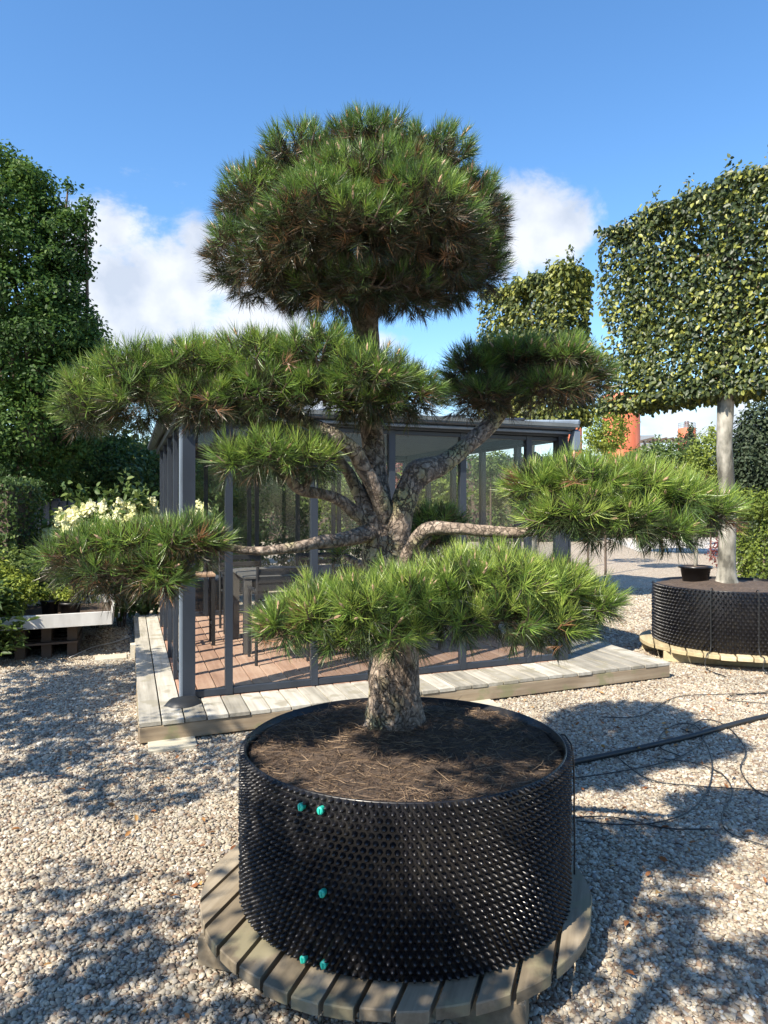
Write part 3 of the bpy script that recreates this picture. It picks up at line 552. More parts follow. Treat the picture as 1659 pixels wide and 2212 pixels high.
pads = {  # pad: list of (px, py, rx px, ry px, depth, depth radius m)
 'crown': [(800, 320, 95, 62, 3.0, .22), (665, 360, 80, 60, 3.0, .22), (920, 355, 85, 65, 3.0, .22), (565, 440, 75, 78, 3.0, .2), (1010, 460, 60, 80, 3.0, .2), (525, 545, 50, 58, 2.95, .16), (610, 575, 72, 45, 2.9, .2),
           (1010, 545, 55, 50, 3.0, .17), (950, 590, 60, 34, 2.95, .2), (800, 400, 170, 85, 2.72, .16), (700, 450, 110, 80, 2.62, .14), (900, 450, 110, 85, 2.64, .15), (780, 480, 90, 62, 2.56, .12), (640, 500, 80, 60, 2.7, .14), (960, 510, 60, 60, 2.75, .14),
           (790, 430, 210, 110, 3.3, .25), (650, 520, 80, 60, 3.3, .15), (930, 530, 80, 60, 3.3, .15), (700, 610, 60, 30, 3.2, .14), (880, 615, 60, 28, 3.2, .14), (545, 590, 42, 32, 3.0, .14), (650, 615, 60, 26, 2.95, .15), (1030, 590, 38, 30, 3.0, .14), (960, 612, 50, 22, 3.0, .14), (715, 628, 70, 24, 2.8, .14), (868, 630, 70, 22, 2.8, .14), (790, 610, 60, 24, 2.7, .12)],
 'left_upper': [(190, 850, 48, 50, 2.5, .13), (180, 890, 34, 40, 2.45, .1), (300, 800, 75, 40, 2.5, .2), (300, 860, 72, 42, 2.45, .15), (420, 800, 90, 48, 2.5, .22), (440, 870, 80, 36, 2.42, .14), (560, 785, 90, 50, 2.5, .22), (570, 860, 85, 40, 2.38, .12),
                (690, 765, 80, 48, 2.5, .22), (700, 850, 90, 42, 2.36, .12), (800, 820, 85, 48, 2.42, .2), (880, 840, 62, 45, 2.5, .15), (790, 870, 80, 28, 2.36, .1), (480, 830, 260, 50, 2.75, .12)],
 'right_upper': [(1025, 805, 48, 42, 3.2, .16), (1110, 775, 75, 38, 3.2, .2), (1200, 780, 75, 40, 3.2, .2), (1265, 815, 40, 40, 3.2, .14), (1050, 850, 55, 34, 3.1, .14), (1190, 835, 75, 26, 3.1, .14), (1000, 850, 30, 36, 3.25, .1)],
 'right_middle': [(1160, 1055, 55, 45, 2.6, .15), (1250, 1045, 75, 45, 2.6, .2), (1350, 1050, 80, 45, 2.6, .2), (1440, 1075, 70, 45, 2.6, .18), (1520, 1105, 50, 34, 2.6, .13), (1230, 1110, 70, 45, 2.48, .14), (1340, 1120, 80, 48, 2.48, .14), (1430, 1140, 60, 30, 2.5, .12), (1180, 1120, 40, 38, 2.5, .1)],
 'front_low': [(610, 1345, 42, 40, 2.4, .12), (690, 1320, 65, 42, 2.42, .17), (790, 1310, 75, 48, 2.4, .17), (890, 1285, 80, 48, 2.42, .2), (990, 1265, 80, 48, 2.45, .2), (1090, 1255, 75, 50, 2.45, .2), (1190, 1270, 70, 48, 2.45, .18), (1275, 1300, 52, 42, 2.45, .13), (1090, 1330, 75, 42, 2.34, .13), (980, 1330, 70, 35, 2.34, .12), (850, 1360, 70, 28, 2.34, .12), (740, 1370, 60, 28, 2.36, .12), (1190, 1345, 58, 38, 2.36, .12)],
 'left_low': [(150, 1195, 40, 34, 2.5, .12), (220, 1180, 62, 36, 2.5, .16), (310, 1160, 65, 36, 2.5, .18), (400, 1155, 60, 36, 2.5, .17), (450, 1165, 28, 28, 2.5, .1), (240, 1225, 62, 28, 2.42, .12), (340, 1215, 60, 34, 2.42, .12), (370, 1240, 26, 22, 2.4, .1)],
 'left_middle': [(512, 995, 36, 34, 2.64, .10), (580, 985, 54, 38, 2.64, .13), (650, 990, 50, 32, 2.66, .12), (692, 997, 24, 16, 2.7, .08)],
 'back_middle': [(940, 1130, 48, 28, 3.35, .14), (925, 1160, 40, 18, 3.3, .1)],
 'back_small': [(747, 1200, 20, 18, 3.2, .06)],
}
def pad_tufts(bl, dens, inner=.55, zlow=-.3):
    cs = np.array([P(x, y, d) for x, y, rx, ry, d, rd in bl]); rr = np.array([[rx * d / F, rd, ry * d / F] for x, y, rx, ry, d, rd in bl]); Ts, As, Is = [], [], []
    for i in range(len(bl)):
        a, b_, c_ = rr[i]; area = 4 * math.pi * (((a * b_) ** 1.6 + (a * c_) ** 1.6 + (b_ * c_) ** 1.6) / 3) ** (1 / 1.6)
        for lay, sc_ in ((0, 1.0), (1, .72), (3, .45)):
            n = max(6, int(area * dens * {0: 1, 1: inner, 3: .35}[lay])); d = nrm(fib(n) + rng.normal(0, .16, (n, 3))); p = cs[i] + d * rr[i] * sc_ * rng.uniform(.86, 1.04, (n, 1)); N = nrm(d / rr[i]); p = p + N * (noise(p, 9.0)[:, None] * .035 + noise(p, 4.0, 4.)[:, None] * .02)
            ok = np.ones(n, bool)
            for j in range(len(bl)):
                if j != i: ok &= (np.sum(((p - cs[j]) / rr[j]) ** 2, 1) > (.72 if lay == 0 else .35))
            under = N[:, 2] < -.35; ok &= ~(under & (rng.uniform(0, 1, n) < .45))
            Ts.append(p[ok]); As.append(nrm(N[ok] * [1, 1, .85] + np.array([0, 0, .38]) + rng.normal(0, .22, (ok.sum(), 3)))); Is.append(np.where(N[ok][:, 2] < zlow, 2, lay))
    return np.concatenate(Ts), np.concatenate(As), np.concatenate(Is), cs, rr
ntuft = 0
cone_b = MB()
for nm, bl in pads.items():
    dy = {'crown': 17, 'left_low': 17, 'left_upper': 6}.get(nm, 7)
    if nm == 'crown': bl = [(x, 500 + (y - 500) * .93, rx, ry, d, rd) for x, y, rx, ry, d, rd in bl]
    if nm == 'left_upper': bl = [(x + (10 if x < 350 else 0), y, rx, ry, d, rd) for x, y, rx, ry, d, rd in bl]; bl = [(x, y - (10 if d < 2.46 else 0) + (12 if x < 470 else 3 if x < 620 else 14), rx, ry, (2.72 if d < 2.46 and x > 350 else d + .3), min(rd, .17)) for x, y, rx, ry, d, rd in bl]
    bl = [(x, y + dy, max(14, rx), max(12, ry - 3), d, rd) for x, y, rx, ry, d, rd in bl]
    small = nm.startswith('back')
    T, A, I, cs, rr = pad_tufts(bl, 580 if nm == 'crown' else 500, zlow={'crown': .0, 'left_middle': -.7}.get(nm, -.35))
    ntuft += len(T)
    gx = noise(T, 5.0)                                     # shoots of one branch share their colour
    tint = .62 + .10 * gx + .10 * noise(T, 11.0, 3.) + rng.normal(0, .07, len(T)); tint[I == 0] += .05; tint[I == 1] = .34 + rng.normal(0, .05, (I == 1).sum()); tint[I == 3] = .24; tint[I == 0] += .10 * (A[I == 0][:, 2] - .3); tint[I == 2] = rng.choice([.15, .27, .36], (I == 2).sum(), p=[.04, .6, .36])  # downward and core tufts near black: old needles, with shade put into the tint
    if nm == 'crown': tint -= .06
    if nm in ('left_low', 'left_middle', 'right_upper'): tint -= .08
    if nm == 'front_low': tint += .10
    if nm == 'right_middle': tint += .07
    if nm == 'left_middle': tint += .10
    dead = rng.uniform(0, 1, len(T)) < .006; tint[dead] = .02
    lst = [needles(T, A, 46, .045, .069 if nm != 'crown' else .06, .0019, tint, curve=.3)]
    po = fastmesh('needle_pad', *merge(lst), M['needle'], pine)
    # bare shoots inside the pad
    tw = MB(); sel = np.where(I == 0)[0]; sel = sel[rng.uniform(0, 1, len(sel)) < .25]
    ctr = cs[np.argmin(((T[sel][:, None, :] - cs[None]) ** 2).sum(2), 1)]
    for p, a_, q in zip(T[sel], A[sel], ctr):
        tw.tube([q + (p - q) * .1, q + (p - q) * .6 - [0, 0, .02], p, p + a_ * .05], [.006, .005, .004, .003], 5)
    if tw.n: tw.build('twigs', M['twig'], po)
    bd = MB()
    for p, a_ in zip(T[I == 0], A[I == 0]):
        if rng.uniform() < .22: bd.tube([p + a_ * .045, p + a_ * .06, p + a_ * .072], [.004, .0045, .001], 5)
    if bd.n: bd.build('buds', M['seatwood'], po)['kind'] = 'stuff'
print('tufts', ntuft)
# dead sprays and a dry leaf caught in the pads
for (x, y, d, s) in ((850, 390, 2.5, .05), (610, 790, 2.28, .05), (565, 1375, 2.28, .05), (1200, 1385, 2.22, .03), (620, 1360, 2.3, .03), (1250, 1045, 2.4, .03), (450, 870, 2.28, .03)):
    q = P(x, y, d); T = q + rng.normal(0, .012, (2, 3)); A = nrm(rng.normal(0, .5, (2, 3)) + [0, -.5, .1]); V0 = needles(T, A, 15, .03, .055, .0024, np.full(2, .02), spread=(60, 8), curve=0)
    fastmesh('dead_spray', *V0, M['needle'], pine)

# ---------------------------------------------------------------- leafy plants
def blob_leaves(blobs, dens, size, tint0=.5, lay=(1.0, .75), up=.35, hole=-.9, asp=.55, tsc=3.0):
    L = []; cs = np.array([b[0] for b in blobs], float); rr = np.array([b[1] for b in blobs], float)
    for i in range(len(blobs)):
        a, b_, c_ = rr[i]; area = 4 * math.pi * (((a * b_) ** 1.6 + (a * c_) ** 1.6 + (b_ * c_) ** 1.6) / 3) ** (1 / 1.6)
        for k, s in enumerate(lay):
            n = int(area * dens * s * s); d = nrm(rng.normal(size=(n, 3))); p = cs[i] + d * rr[i] * s
            p = p + nrm(d / rr[i]) * (noise(p, 1.5 / rr[i].min(), i)[:, None] * .2 * rr[i].min() + noise(p, 1.6 / max(size * 2, .1), i)[:, None] * size * 1.3 + rng.normal(0, size * .7, (n, 1)))
            ok = noise(p, .9 / max(size * 2, .1), 9.) > hole
            for j in range(len(blobs)):
                if j != i: ok &= np.sum(((p - cs[j]) / rr[j]) ** 2, 1) > .62
            p = p[ok]; N = nrm(nrm(d / rr[i])[ok] * .8 + [0, 0, up] + rng.normal(0, .55, p.shape))
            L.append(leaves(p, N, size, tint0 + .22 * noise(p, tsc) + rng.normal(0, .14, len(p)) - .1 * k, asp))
        if rr[i].min() > .3:                                       # loose shoots breaking the outline
            for q in range(13):
                dd = nrm(rng.normal(size=3) + [0, -.2, .6]); b0 = cs[i] + dd * rr[i] * .95; ln_ = rng.uniform(.15, .6); m_ = int(ln_ * 75)
                if any(np.sum(((b0 - cs[j]) / rr[j]) ** 2) < .8 for j in range(len(blobs)) if j != i): continue
                sd = nrm(dd + rng.normal(0, .35, 3) + [0, 0, .3]); pp_ = b0 + sd * (rng.uniform(0, 1, (m_, 1)) * ln_) + rng.normal(0, .035, (m_, 3)); L.append(leaves(pp_, rng.normal(size=(m_, 3)) + [0, -.4, .6], size, tint0 + rng.normal(.05, .15, m_), asp))
    return merge(L)
def branches(c0, targets, r0, mat_, parent, name='limbs'):
    f = MB()
    for q in targets:
        q = np.asarray(q, float); mid = (c0 + q) / 2 + rng.normal(0, .08, 3) * np.linalg.norm(q - c0) * .5; f.tube([c0, mid, q], [r0, r0 * .6, r0 * .2], 7, step=.2)
    f.build(name, M[mat_], parent, True)

# hornbeams with clipped panel crowns
def hornbeam(base, zb, zt, hu, hd, axis, r0, n, leaf, lab, trunk_lean=(0, 0), seed=0):
    base = np.asarray(base, float); r = empty('hornbeam', base, lab, 'tree', 'hornbeams clipped into panels'); ax = nrm(np.array([axis[0], axis[1], 0.])); ay = np.array([-ax[1], ax[0], 0])
    f = MB(); topp = base + [trunk_lean[0], trunk_lean[1], zt - .3 - base[2]]
    hh = zb - base[2]; f.tube([base - [0, 0, .03], base + [0, 0, .05], base + [0, 0, .2], base + [.012, .01, hh * .45], base + [-.022, 0, hh * .75], base + [0, 0, hh + .1], base + [.05, 0, (zb + zt) / 2 - base[2]], topp], np.array([1.85, 1.4, 1.08, 1.0, .93, 1.0, .6, .15]) * r0, 20, .04, step=.06)
    f.build('trunk', M['gbark'], r, True)
    cz = (zb + zt) / 2; hz = (zt - zb) / 2; cen = np.array([base[0], base[1], cz])
    s = rng.uniform(-1, 1, (n, 3)); k = rng.integers(0, 10, n)
    s[k < 6, 1] = np.sign(rng.uniform(-1, 1, (k < 6).sum())) * rng.uniform(.75, 1, (k < 6).sum()); s[k == 6, 2] = rng.uniform(.93, 1, (k == 6).sum()); s[k == 7, 0] = -rng.uniform(.9, 1, (k == 7).sum()); s[k == 8, 2] = -rng.uniform(.92, 1, (k == 8).sum())
    loc = s * [hu, hd, hz]; p = cen + loc[:, :1] * ax + loc[:, 1:2] * ay + loc[:, 2:] * [0, 0, 1.]
    o_ = noise(p, 2.2, seed); p += ay * (np.sign(loc[:, 1:2]) * o_[:, None] * .06) + rng.normal(0, .025, p.shape); p[:, 2] += np.where(loc[:, 2] > hz * .85, .09, .05) * noise(p, 4.0, 1.) 
    ok = noise(p * [1, 1, 1.15], 4.6, 3. + seed) > -.58; p = p[ok]; loc = loc[ok]
    N = nrm(ay * np.sign(loc[:, 1:2]) * .9 + [0, 0, .45] + rng.normal(0, .5, p.shape)); pd = np.array([0, 0, -1.]) + rng.normal(0, .8, p.shape)
    ti = .42 + .06 * seed + .2 * noise(p, 2.5) + rng.normal(0, .15, len(p)); ye = rng.uniform(0, 1, len(p)) < .16; ti[ye] = rng.uniform(.8, 1, ye.sum())
    parts = [leaves(p, N, leaf, ti, .62, pointdir=pd)]
    sp_ = rng.uniform(-1, 1, (14, 2))                      # shoots standing above the clipped top
    for q in sp_:
        b0 = cen + ax * q[0] * hu + ay * q[1] * hd * .6 + [0, 0, hz]; hgt = rng.uniform(.06, .28); m_ = int(hgt * 90); z = rng.uniform(0, 1, m_); pp_ = b0 + np.stack([rng.normal(0, .025, m_), rng.normal(0, .025, m_), z * hgt], 1)
        parts.append(leaves(pp_, rng.normal(size=(m_, 3)), leaf * .8, rng.uniform(.2, .8, m_), .6))
    fastmesh('crown', *merge(parts), M['hornbeam'], r)
    tw = MB()
    for q in range(36):
        a_ = rng.uniform(-1, 1, 3) * [hu * .95, hd * .6, hz * .95]; q2 = cen + ax * a_[0] + ay * a_[1] + [0, 0, a_[2]]; b0 = np.array([base[0], base[1], min(max(cz + a_[2] - .25, zb), zt - .4)]); tw.tube([b0, (b0 + q2) / 2 + rng.normal(0, .05, 3), q2], [.022, .014, .005], 5, step=.15)
    tw.build('limbs', M['twig'], r, True)
    return r
hornbeam((3.6, 7.72, PT + .59 - .04), 2.68, 4.87, 1.42, .27, (-.6, .8), .083, 40000, .06, 'hornbeam with flat clipped crown standing in the black root pot on the right')
hornbeam((2.28, 11.4, 0), 2.75, 4.98, .98, .3, (-.5, .86), .08, 21000, .075, 'smaller hornbeam panel rising behind the pavilion roof', seed=2)

# dark deciduous trees on the left
def tree(base, blobs, dens, leaf, m_, lab, r0=.15, name='broadleaf_tree', group=None, tint=.5, hole=-.75, up=.35, cat='tree', lay=(1.0, .8), bark='twig'):
    base = np.asarray(base, float); r = empty(name, base, lab, cat, group); z1 = min(b[0][2] for b in blobs); cc = np.mean([b[0] for b in blobs], 0)
    f = MB(); f.tube([base, base * [1, 1, 0] + [0, 0, base[2] + (z1 - base[2]) * .6], np.array([cc[0], cc[1], max(z1, (z1 + cc[2]) / 2)])], [r0 * 1.2, r0, r0 * .5], 10, .06, step=.15); f.build('trunk', M[bark], r, True)
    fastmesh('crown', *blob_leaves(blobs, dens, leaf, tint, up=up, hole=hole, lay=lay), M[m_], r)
    branches(np.array([cc[0], cc[1], max(z1, base[2] + .1)]), [np.array(b[0]) for b in blobs], r0 * .4, bark, r); return r
def B3(px, py, rx, ry, d, rd): return (P(px, py, d), (rx * d / F, rd, ry * d / F))
tree((-5.9, 11.6, 0), [B3(q[0], q[1], q[2] * .9, q[3] * .84, q[4] + 2.1, q[5] * .95) for q in ((15, 365, 55, 42, 9.2, .6), (70, 395, 40, 38, 9, .5), (20, 450, 80, 60, 8.9, .8), (110, 450, 38, 22, 9.1, .4), (165, 478, 38, 16, 9, .3), (186, 444, 16, 9, 9, .15), (147, 402, 9, 12, 9, .1), (140, 510, 50, 40, 9, .5), (40, 540, 90, 60, 8.8, .8), (150, 575, 42, 34, 9, .5), (120, 640, 62, 46, 8.9, .6),
      (30, 640, 100, 70, 8.7, .8), (165, 690, 45, 45, 9, .5), (90, 730, 90, 60, 8.7, .7), (190, 760, 42, 45, 9.1, .45), (20, 780, 110, 90, 8.8, .8), (120, 830, 90, 70, 8.9, .7), (205, 830, 30, 40, 9.2, .4), (60, 920, 120, 90, 9, .8), (150, 930, 60, 70, 9.2, .6), (30, 1010, 120, 80, 9.3, .8), (-120, 600, 110, 260, 9.3, 1.2), (-60, 420, 60, 70, 9.3, .8))],
     850, .066, 'oak', 'tall dark green broadleaf tree filling the left edge of the sky', .16, tint=.47, hole=-.5)
tree((-6.3, 14.3, 0), [B3(110, 780, 110, 110, 14, 1.2), B3(60, 930, 150, 110, 14, 1.2), B3(160, 960, 90, 120, 14, 1.0), B3(205, 790, 28, 60, 14, .7), B3(30, 1070, 150, 100, 14, 1.0)], 480, .08, 'oak', 'lower dark tree standing behind the tall left tree', .14, tint=.35)
tree((-5.2, 16.5, 0), [B3(260, 1020, 60, 60, 15, .9), B3(300, 1000, 60, 45, 16, .9), B3(345, 1040, 50, 60, 16, .9), B3(200, 1060, 60, 50, 15, .8)], 170, .11, 'shrub', 'mid green bush seen left of the pavilion above the white flowers', .09, tint=.55)
# clipped hedge at far left
def hedge(c, dims, ax, dens, leaf, m_, lab, tint=.5, name='hedge'):
    c = np.asarray(c, float); ax = nrm(np.array([ax[0], ax[1], 0.])); ay = np.array([-ax[1], ax[0], 0]); hx, hy, hz = np.array(dims) / 2; r = empty(name, (c[0], c[1], 0), lab, 'hedge')
    A_ = [(hx * hz * 4, 1), (hx * hz * 4, -1), (hy * hz * 4, 2), (hy * hz * 4, -2), (hx * hy * 4, 3)]; L = []
    for ar, k in A_:
        n = int(ar * dens); s = rng.uniform(-1, 1, (n, 3)); ix = {1: 1, 2: 0, 3: 2}[abs(k)]; s[:, ix] = np.sign(k) * rng.uniform(.9, 1.02, n); p = c + [0, 0, 0] + s[:, :1] * hx * ax + s[:, 1:2] * hy * ay + s[:, 2:] * [0, 0, hz]; p += rng.normal(0, leaf * .4, p.shape) + (noise(p, 3.)[:, None] * .04)
        Nn = {1: ay, 2: ax, 3: np.array([0, 0, 1.])}[abs(k)] * np.sign(k); L.append(leaves(p, Nn + rng.normal(0, .6, p.shape), leaf, tint + .2 * noise(p, 3) + rng.normal(0, .14, n), .6))
    fastmesh('leaves', *merge(L), M[m_], r); f = MB(); f.box(c - [0, 0, .03], (hx * 1.8, hy * 1.7, hz * 1.94), ax, ay); f.build('branch_core', M['twig'], r); return r
hedge((-4.95, 8.6, .92), (1.5, .9, 1.84), (1, .1), 1300, .05, 'shrub', 'clipped green hedge block below the tall tree at the left edge', .45)
hedge((-6.2, 17, 1.5), (7, 1.0, 3.0), (.8, .6), 260, .1, 'oak', 'long dark hedge behind the white hydrangeas', .4)
# dark board fence behind hydrangeas
fe = empty('fence', (-5.6, 11.2, 0), 'dark vertical board fence in shade behind the white hydrangeas', 'fence')
f = MB()
for i in range(14): f.box((-6.0 + i * .12, 11.3 + i * .03, .8), (.11, .02, 1.6), a=rng.uniform())
f.build('boards', M['frame'], fe)
for i in (0, 7, 13):
    f = MB(); f.box((-6.0 + i * .12, 11.36 + i * .03, .82), (.09, .08, 1.64)); f.build('post', M['frame'], fe)

# hydrangeas: leafy clump with white panicles
def hydrangea(c, h, rad, nfl, lab):
    c = np.asarray(c, float); r = empty('hydrangea', c, lab, 'shrub', 'white hydrangeas left of the pavilion')
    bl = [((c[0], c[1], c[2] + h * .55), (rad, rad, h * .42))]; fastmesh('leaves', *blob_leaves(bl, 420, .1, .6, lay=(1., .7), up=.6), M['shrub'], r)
    L = []
    for i in range(nfl):
        a = rng.uniform(0, 6.28); q = math.sqrt(rng.uniform(0, 1)); p = c + [rad * .98 * q * math.cos(a), rad * .98 * q * math.sin(a), h * (.97 - .33 * q ** 2.4) + rng.normal(0, .03)]
        n = 42; z = rng.uniform(0, 1, n); an = rng.uniform(0, 6.28, n); rr_ = .055 * (1 - z * .75); pp_ = p + np.stack([rr_ * np.cos(an), rr_ * np.sin(an), z * .13], 1); N = np.stack([np.cos(an), np.sin(an), np.full(n, .5)], 1)
        L.append(leaves(pp_, N + rng.normal(0, .3, N.shape), .042, rng.uniform(.1, 1) * .6 + rng.uniform(0, .4, n), 1.0))
    fastmesh('flowers', *merge(L), M['petal'], r); f = MB()
    for i in range(9): a = i * .7; f.tube([c + [.04 * math.cos(a), .04 * math.sin(a), 0], c + [rad * .6 * math.cos(a), rad * .6 * math.sin(a), h * .8]], [.008, .004], 5)
    f.build('stems', M['twig'], r)
for i, (px, d, h, rad, nf, lab) in enumerate(((148, 8.9, 1.42, .30, 50, 'leftmost large white hydrangea bush'), (205, 9.2, 1.50, .32, 60, 'white hydrangea bush second from the left'), (262, 9.3, 1.50, .32, 60, 'white hydrangea bush just left of the pavilion corner'),
                                              (312, 9.7, 1.54, .32, 40, 'white hydrangea bush against the left pavilion wall'), (95, 8.8, 1.05, .13, 5, 'small sparse white hydrangea set apart in the shade'))):
    q = G(px, 1300); x = (px - CX) / F * d; hydrangea((x, d, 0), h, rad, nf, lab)
for (px, d, lab) in ((430, 11.4, 'white hydrangea bush seen through the left pane'), ):
    hydrangea(((px - CX) / F * d, d, 0), 1.52, .33, 36, lab)

# white tray planter on pallets
tray = empty('planter_tray', G(241, 1400), 'low white planter tray raised on stacked pallets at the left', 'planter')
ftl, ftr = np.array([-4.45, 6.76, 0]), np.array([-2.78, 7.5, 0]); tu = nrm(ftr - ftl); tv = V_; tl = np.linalg.norm(ftr - ftl); td = 1.5; z0, z1 = .335, .47
def tw_(a, b_, z): return ftl + tu * a + tv * b_ + [0, 0, z]
for (a0, b0, a1, b1) in ((0, 0, tl, 0), (0, td, tl, td), (0, .02, 0, td - .02), (tl, .02, tl, td - .02)):
    p, q = tw_(a0, b0, (z0 + z1) / 2), tw_(a1, b1, (z0 + z1) / 2); ax = nrm(q - p); f = MB(); f.box((p + q) / 2, (np.linalg.norm(q - p), .022, z1 - z0), ax, np.cross([0, 0, 1.], ax), bev=.003); f.build('side_board', M['white'], tray)
f = MB(); f.box(tw_(tl / 2, td / 2, z0 + .025), (tl - .04, td - .04, .03), tu, tv); f.build('base', M['soil'], tray)
for k, (a_, b_) in enumerate(((.45, .75), (1.2, .75))):
    r = empty('pallet', tw_(a_, b_, 0), ('dark wooden pallet stack under the left end of the white tray', 'dark wooden pallet stack under the right end of the white tray')[k], 'pallet', 'wooden pallets under the white tray')
    f = MB()
    for i in range(5):
        for z in (.155, .32): f.box(tw_(a_, b_ - .55 + .27 * i, z), (.6, .11, .02), tu, tv)
    f.build('boards', M['twig'], r)
    for s in (-.24, 0, .24):
        f = MB()
        for z in (.072, .238): f.box(tw_(a_ + s, b_, z), (.09, 1.1, .14), tu, tv)
        f.build('bearer', M['twig'], r)
def potted(c, zb, pr, ph, bl, m_, leaf, dens, lab, name='potted_shrub', tint=.5, group='potted shrubs', potm='black'):
    c = np.array([c[0], c[1], zb]); r = empty(name, c, lab, 'potted plant', group); f = MB(); f.lathe(c, [(.001, .002), (pr * .78, 0), (pr * .8, .003), (pr * .97, ph * .86), (pr * 1.06, ph * .87), (pr * 1.06, ph), (pr * .98, ph), (pr * .95, ph - .02), (.001, ph - .02)], 28); pt = f.build('pot', M[potm], r, True)
    f = MB(); f.lathe(c + [0, 0, ph - .017], [(pr * .94, 0), (.5 * pr, .006), (.001, .01)], 20); f.build('soil', M['soil'], pt, True)
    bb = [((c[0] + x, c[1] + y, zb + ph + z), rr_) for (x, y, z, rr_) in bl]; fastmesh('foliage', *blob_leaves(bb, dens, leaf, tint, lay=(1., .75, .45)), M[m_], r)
    f = MB()
    for i in range(4): q = bb[i % len(bb)][0]; f.tube([c + [0, 0, ph - .02], np.array(q) + rng.normal(0, .03, 3)], [.01, .004], 5)
    f.build('stems', M['twig'], r); return r
tz = z0 + .042
potted(tw_(.85, .30, 0), tz, .13, .14, [(0, 0, .15, (.25, .22, .17)), (-.05, -.1, .0, (.2, .16, .14)), (.06, -.18, -.1, (.17, .13, .14))], 'lime', .045, 1500, 'bushy yellow green shrub hanging over the front board of the white tray')
potted(tw_(.38, .62, 0), tz, .13, .18, [(0, 0, .22, (.34, .3, .2)), (.2, .1, .27, (.25, .25, .17))], 'lime', .05, 1300, 'bright lime shrub at the left end of the white tray')
potted(tw_(.15, .28, 0), tz, .12, .16, [(0, 0, .12, (.2, .2, .16)), (-.1, .1, .2, (.2, .2, .14))], 'lime', .05, 1300, 'lime shrub cut off by the left picture edge on the tray')
potted(tw_(.75, 1.0, 0), tz, .12, .2, [(0, 0, .26, (.34, .3, .22))], 'shrub', .05, 1100, 'green shrub at the back of the white tray', tint=.85)
potted(tw_(1.22, .36, 0), tz, .09, .20, [(0, 0, .07, (.11, .11, .07))], 'lime', .04, 1300, 'small sprig in a tall dark pot in middle of the tray', tint=.35)
potted(tw_(1.42, .30, 0), tz, .105, .17, [(0, 0, .07, (.13, .12, .06))], 'lime', .045, 1300, 'small yellow shrub in dark pot near right corner of the tray', tint=.55)
potted(tw_(1.30, .9, 0), tz, .1, .17, [(0, 0, .1, (.16, .15, .09))], 'shrub', .045, 1100, 'green leafy plant in a dark pot at back right of the tray')
# leafy foreground shrub at left edge
q = G(-25, 1440); r = empty('leafy_shrub', q, 'dark glossy long leaved shrub at the left picture edge', 'shrub')
L = []
for i in range(42):
    b0 = q + [rng.normal(0, .1), rng.normal(0, .1), rng.uniform(.05, .72)]; dd = nrm(np.array([rng.normal(.25, .6), rng.normal(0, .6), .5])); n = 16; tt = np.linspace(0, .22, n)[:, None]; pp_ = b0 + dd * tt; L.append(leaves(pp_, rng.normal(0, .4, (n, 3)) + [0, 0, 1.], .12, rng.uniform(.2, .8, n), .3))
fastmesh('leaves', *merge(L), M['shrub'], r); f = MB()
for i in range(10): f.tube([q, q + [rng.normal(0, .1), rng.normal(0, .1), .7]], [.01, .004], 5)
f.build('stems', M['twig'], r)

# ---------------------------------------------------------------- right side and far background
# small potted sapling on the hornbeam's soil
sz = PT + .59 - .03; c = np.array([3.40, 8.02, sz]); r = empty('potted_sapling', c, 'thin stemmed sapling in a low black tub beside the hornbeam trunk', 'potted plant')
f = MB(); f.lathe(c, [(.001, .003), (.125, 0), (.13, .004), (.155, .155), (.175, .157), (.175, .18), (.16, .18), (.15, .165), (.001, .165)], 30); pt = f.build('tub', M['black'], r, True)
f = MB(); f.lathe(c + [0, 0, .168], [(.152, 0), (.08, .008), (.001, .012)], 24); f.build('soil', M['soil'], pt, True)
f = MB(); f.tube([c + [0, 0, .16], c + [.01, 0, .5], c + [-.01, 0, .95]], [.022, .018, .01], 8, step=.08); f.build('stem', M['gbark'], r, True)
fastmesh('foliage', *blob_leaves([((c[0], c[1], sz + .95), (.22, .2, .2))], 500, .05, .5), M['shrub'], r)
tree(G(1560, 1228) * [1, 1, 0], [(G(1562, 1228) + [0, 0, .38], (.35, .3, .3)), (G(1555, 1228) + [.25, 0, .6], (.35, .3, .2)), (G(1610, 1228) + [0, 0, .75], (.45, .3, .12))], 260, .06, 'maple', 'small red brown leaved maple behind the hornbeam trunk', .025, name='maple_shrub', cat='shrub')
# rounded bushes and conifers
def bush(px, d, rx, ry, pyc, m_, lab, leaf=.06, dens=300, tint=.5, name='bush', cat='bush', rd=None, group=None):
    c = P(px, pyc, d); rxm = rx * d / F; rym = ry * d / F; rd = rd or rxm; return tree((c[0], d, 0), [(c, (rxm, rd, rym))] + ([] if c[2] - rym > 1.6 or cat == 'tree' else [(np.array([c[0], d, max(.25, (c[2] - rym) * .4)]), (rxm * .7, rd * .7, max(.25, (c[2] - rym) * .6)))]) + [ (c + [rxm * .25, -rd * .3, -rym * .3], (rxm * .8, rd * .8, rym * .7)), (c + [-rxm * .3, 0, -rym * .35], (rxm * .75, rd * .7, rym * .65))], dens, leaf, m_, lab, .022, name=name, cat=cat, hole=-.95, lay=(1., .9, .75), group=group, tint=tint)
bush(1535, 20, 42, 62, 1000, 'lime', 'yellow green clipped dome left of the hornbeam trunk', .09, 320, .35)
bush(1665, 17, 75, 105, 980, 'conifer', 'large dark rounded conifer at the right edge', .10, 420, .4, 'conifer', 'conifer')
bush(1610, 15, 28, 26, 1090, 'lime', 'low yellow green bush under the dark conifer', .07, 400, .3)
bush(1650, 14.5, 34, 28, 1088, 'lime', 'low green bush at right edge beside the big planter', .07, 400, .2)
bush(1430, 22, 85, 40, 1002, 'shrub', 'broad low green bush in the middle distance right of pavilion', .09, 300, .7)
